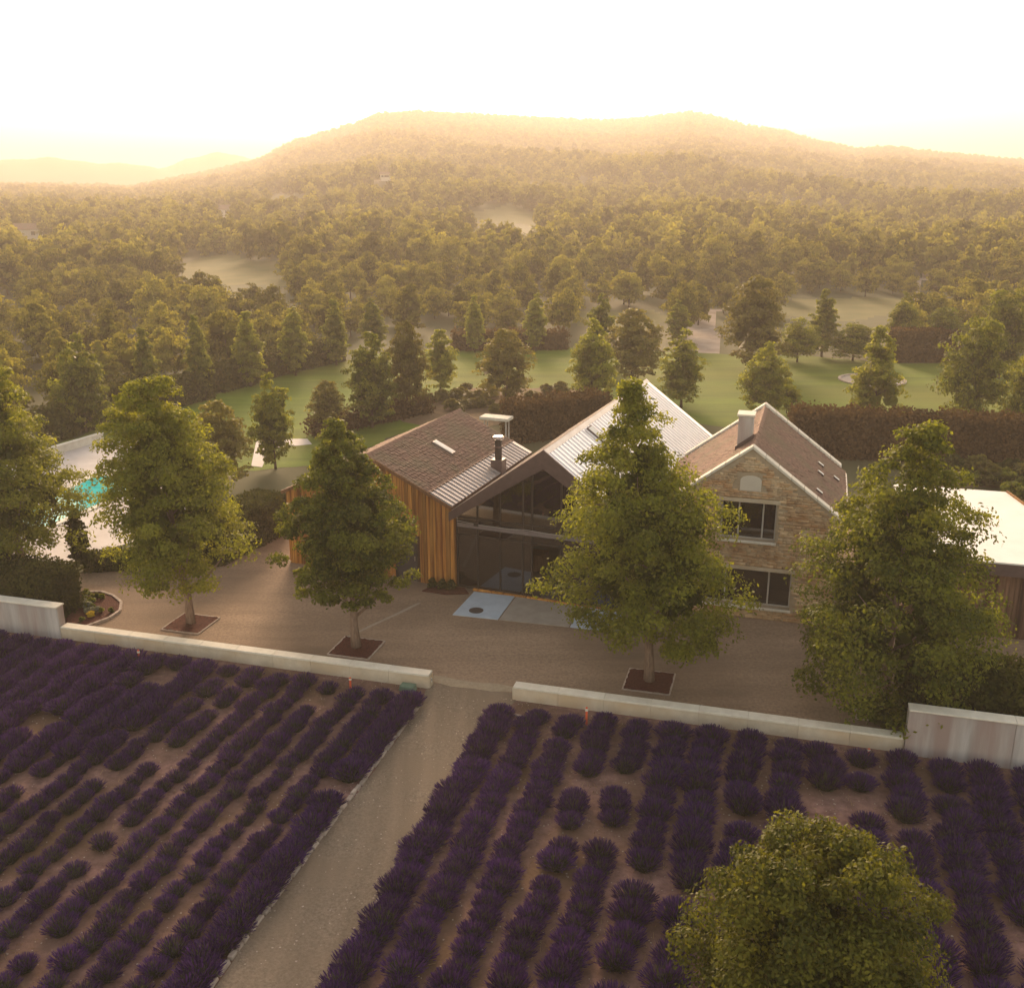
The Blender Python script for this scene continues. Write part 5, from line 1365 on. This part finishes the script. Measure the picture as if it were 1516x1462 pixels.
# ================================================================== FOREST ON THE HILLSIDE
def build_forest():
    rng = np.random.default_rng(5)
    BX = np.array([-900, 0, 90, 230, 300, 430, 560, 700, 830, 1000, 1200, 1330, 1410, 1516, 2600])
    BY = np.array([760, 700, 652, 600, 585, 550, 520, 508, 508, 508, 518, 530, 530, 535, 560])
    pts = []
    for d0, d1, cell in ((70, 330, 5.4), (330, 800, 6.4), (800, 1720, 8.6)):
        ext = d1 * 0.72
        gx = np.arange(-ext, ext, cell); gy = np.arange(40, d1 + 5, cell)
        X, Y = np.meshgrid(gx, gy); X = X.ravel() + rng.uniform(-.48, .48, X.size) * cell; Y = Y.ravel() + rng.uniform(-.48, .48, Y.size) * cell
        D = np.hypot(X, Y); az = np.abs(np.arctan2(X, Y))
        k = (D >= d0) & (D < d1) & (az < math.radians(33))
        k &= D < crest_dist(np.arctan2(X, Y)) + 25
        pts.append(np.stack([X[k], Y[k], np.full(k.sum(), cell)], -1))
    P = np.concatenate(pts)
    X, Y, cell = P.T
    Z = terrain_z(X, Y)
    px, py = proj_np(X, Y, Z)
    keep = py < np.interp(px, BX, BY) - np.where(px < 640, 20, 8)
    D = np.hypot(X, Y)
    hgt = np.where(D < 330, rng.uniform(3.8, 7.4, len(X)), rng.uniform(4.6, 8, len(X))) * np.where(D > 800, 1.15, 1.0)
    hgt = hgt * np.where(D < 170, .78, 1.0)
    # thinner and lower scrub right behind the garden at the right
    hpx = hgt * FPX / np.maximum(D, 1)
    hpoly = [[(x - 16, y - 8), (x + 16, y - 8), (x + 16, y + 3), (x - 16, y + 3)] for x, y in ((52, 352), (332, 320), (569, 267))]
    for poly in MEADOWS + RUBBLE + hpoly:
        for f in (0.0, 0.3, 0.6, 0.85):
            keep &= ~(inpoly(px + 8 * np.sin(X * .13 + Y * .07), py - f * hpx, poly) & (rng.random(len(X)) < .96))
    # natural gaps
    gap = np.sin(X * 0.031 + 1.3) * np.sin(Y * 0.027 + 0.4) + 0.5 * np.sin(X * 0.083 + Y * 0.061)
    keep &= ~((gap > 1.02) & (rng.random(len(X)) < 0.8))
    X, Y, Z, hgt, D, cell, px, py = (v[keep] for v in (X, Y, Z, hgt, D, cell, px, py))
    vis = (px > -60) & (px < 1580)
    order = np.argsort(np.where(vis, D, 1e9))
    near = order[:300]; rest = order[300:]
    # --- prototypes, 1 m tall crowns scaled by height
    kinds = []
    for i, (wide, tip, rad) in enumerate(((0.42, 0.35, 3.9), (0.40, 0.30, 3.4), (0.45, 0.40, 4.2), (0.34, 0.14, 2.7), (0.46, 0.38, 4.6))):
        cr = crown_mesh('forest_crown', np.random.default_rng(40 + i), 7.2, rad, 60, 2300, 0.52, M['leaf_forest'], wide=wide, tip=tip, z0=0.9, lump=0.14, rc=(0.2, 0.36))
        tr = trunk_mesh('forest_trunk', np.random.default_rng(60 + i), 8.0, 0.17, nl=4, mat=M['bark_dark'])
        kinds.append((cr, tr))
    lab = ['broad round-crowned tree in the wood beyond the garden', 'medium rounded tree in the wood beyond the garden', 'wide low-domed tree in the wood beyond the garden',
           'narrow tapering tree in the wood beyond the garden', 'very wide spreading tree in the wood beyond the garden']
    for i in near:
        k = int(rng.choice(5, p=[.26, .26, .2, .1, .18]))
        s = hgt[i] / 8.1
        place_tree('forest_tree', (X[i], Y[i], Z[i] - 0.1), kinds[k][0], kinds[k][1], lab[k], lab[k].replace(' tree in', ' trees in'), rng.random() * 6.28,
                   s * rng.uniform(0.9, 1.12), scz=s)
    # --- the rest of the wood: one object, instanced on points
    coll = bpy.data.collections.new('wood_prototypes')
    for i in range(4):
        cr = crown_mesh('wood_crown_mid', np.random.default_rng(80 + i), 7.4, (3.9, 3.4, 4.4, 3.0)[i], 40, 520, 0.95, M['leaf_forest'], wide=(.42, .4, .45, .36)[i],
                        tip=(.35, .3, .4, .18)[i], z0=0.6, lump=0.15, rc=(0.22, 0.38))
        coll.objects.link(bpy.data.objects.new('a%d' % i, cr))
    for i in range(4):
        cr = crown_mesh('wood_crown_far', np.random.default_rng(90 + i), 7.4, (4.0, 3.5, 4.5, 3.2)[i], 24, 170, 1.7, M['leaf_forest'], wide=.42, tip=.35, z0=0.3, lump=0.15, rc=(0.25, 0.4))
        coll.objects.link(bpy.data.objects.new('b%d' % i, cr))
    me = bpy.data.meshes.new('hillside_wood')
    V = np.stack([X[rest], Y[rest], Z[rest] - 0.2], -1).astype(np.float32)
    me.vertices.add(len(V)); me.vertices.foreach_set('co', V.ravel())
    def attr(nm, typ, val):
        a = me.attributes.new(nm, typ, 'POINT'); a.data.foreach_set('value' if typ != 'FLOAT_VECTOR' else 'vector', np.ascontiguousarray(val).ravel())
    n = len(V)
    attr('pick', 'INT', (rng.integers(0, 4, n) + np.where(D[rest] > 620, 4, 0)).astype(np.int32))
    rot = np.zeros((n, 3), np.float32); rot[:, 2] = rng.random(n) * 6.28
    attr('turn', 'FLOAT_VECTOR', rot)
    s = (hgt[rest] / 7.9)[:, None] * np.stack([rng.uniform(.85, 1.15, n)] * 2 + [np.ones(n)], -1)
    attr('size', 'FLOAT_VECTOR', s.astype(np.float32))
    o = link('hillside_wood', me); tag(o, 'dense wood of rounded trees covering the hillside', 'wood', kind='stuff')
    ng = bpy.data.node_groups.new('wood', 'GeometryNodeTree')
    ng.interface.new_socket('Geometry', in_out='INPUT', socket_type='NodeSocketGeometry')
    ng.interface.new_socket('Geometry', in_out='OUTPUT', socket_type='NodeSocketGeometry')
    gi = ng.nodes.new('NodeGroupInput'); go = ng.nodes.new('NodeGroupOutput')
    ci = ng.nodes.new('GeometryNodeCollectionInfo'); ci.inputs['Collection'].default_value = coll
    ci.inputs['Separate Children'].default_value = True; ci.inputs['Reset Children'].default_value = True
    ip = ng.nodes.new('GeometryNodeInstanceOnPoints'); ip.inputs['Pick Instance'].default_value = True
    for nm, typ, sock in (('pick', 'INT', 'Instance Index'), ('turn', 'FLOAT_VECTOR', 'Rotation'), ('size', 'FLOAT_VECTOR', 'Scale')):
        na = ng.nodes.new('GeometryNodeInputNamedAttribute'); na.data_type = typ; na.inputs['Name'].default_value = nm
        ng.links.new(na.outputs['Attribute'], ip.inputs[sock])
    ng.links.new(gi.outputs[0], ip.inputs['Points']); ng.links.new(ci.outputs[0], ip.inputs['Instance']); ng.links.new(ip.outputs[0], go.inputs[0])
    md = o.modifiers.new('wood', 'NODES'); md.node_group = ng
    print('forest', len(near), len(rest))
build_forest()

# haze: evening air over the valley, shaped to stand in for lens glare
def build_haze():
    m, nt, out = new_mat('haze')
    v = N(nt, 'ShaderNodeVolumePrincipled')
    v.inputs['Color'].default_value = (1.0, 0.89, 0.82, 1)
    v.inputs['Density'].default_value = HAZE_D
    v.inputs['Anisotropy'].default_value = 0.28
    nt.links.new(v.outputs[0], out.inputs['Volume'])
    o = MB().box(-5400, 5400, -5400, 5400, -20, 135).build('haze', m)
    tag(o, 'evening haze filling the valley, its golden glow standing in for lens glare', 'haze', kind='stuff')
HAZE_D = 0.00075
build_haze()
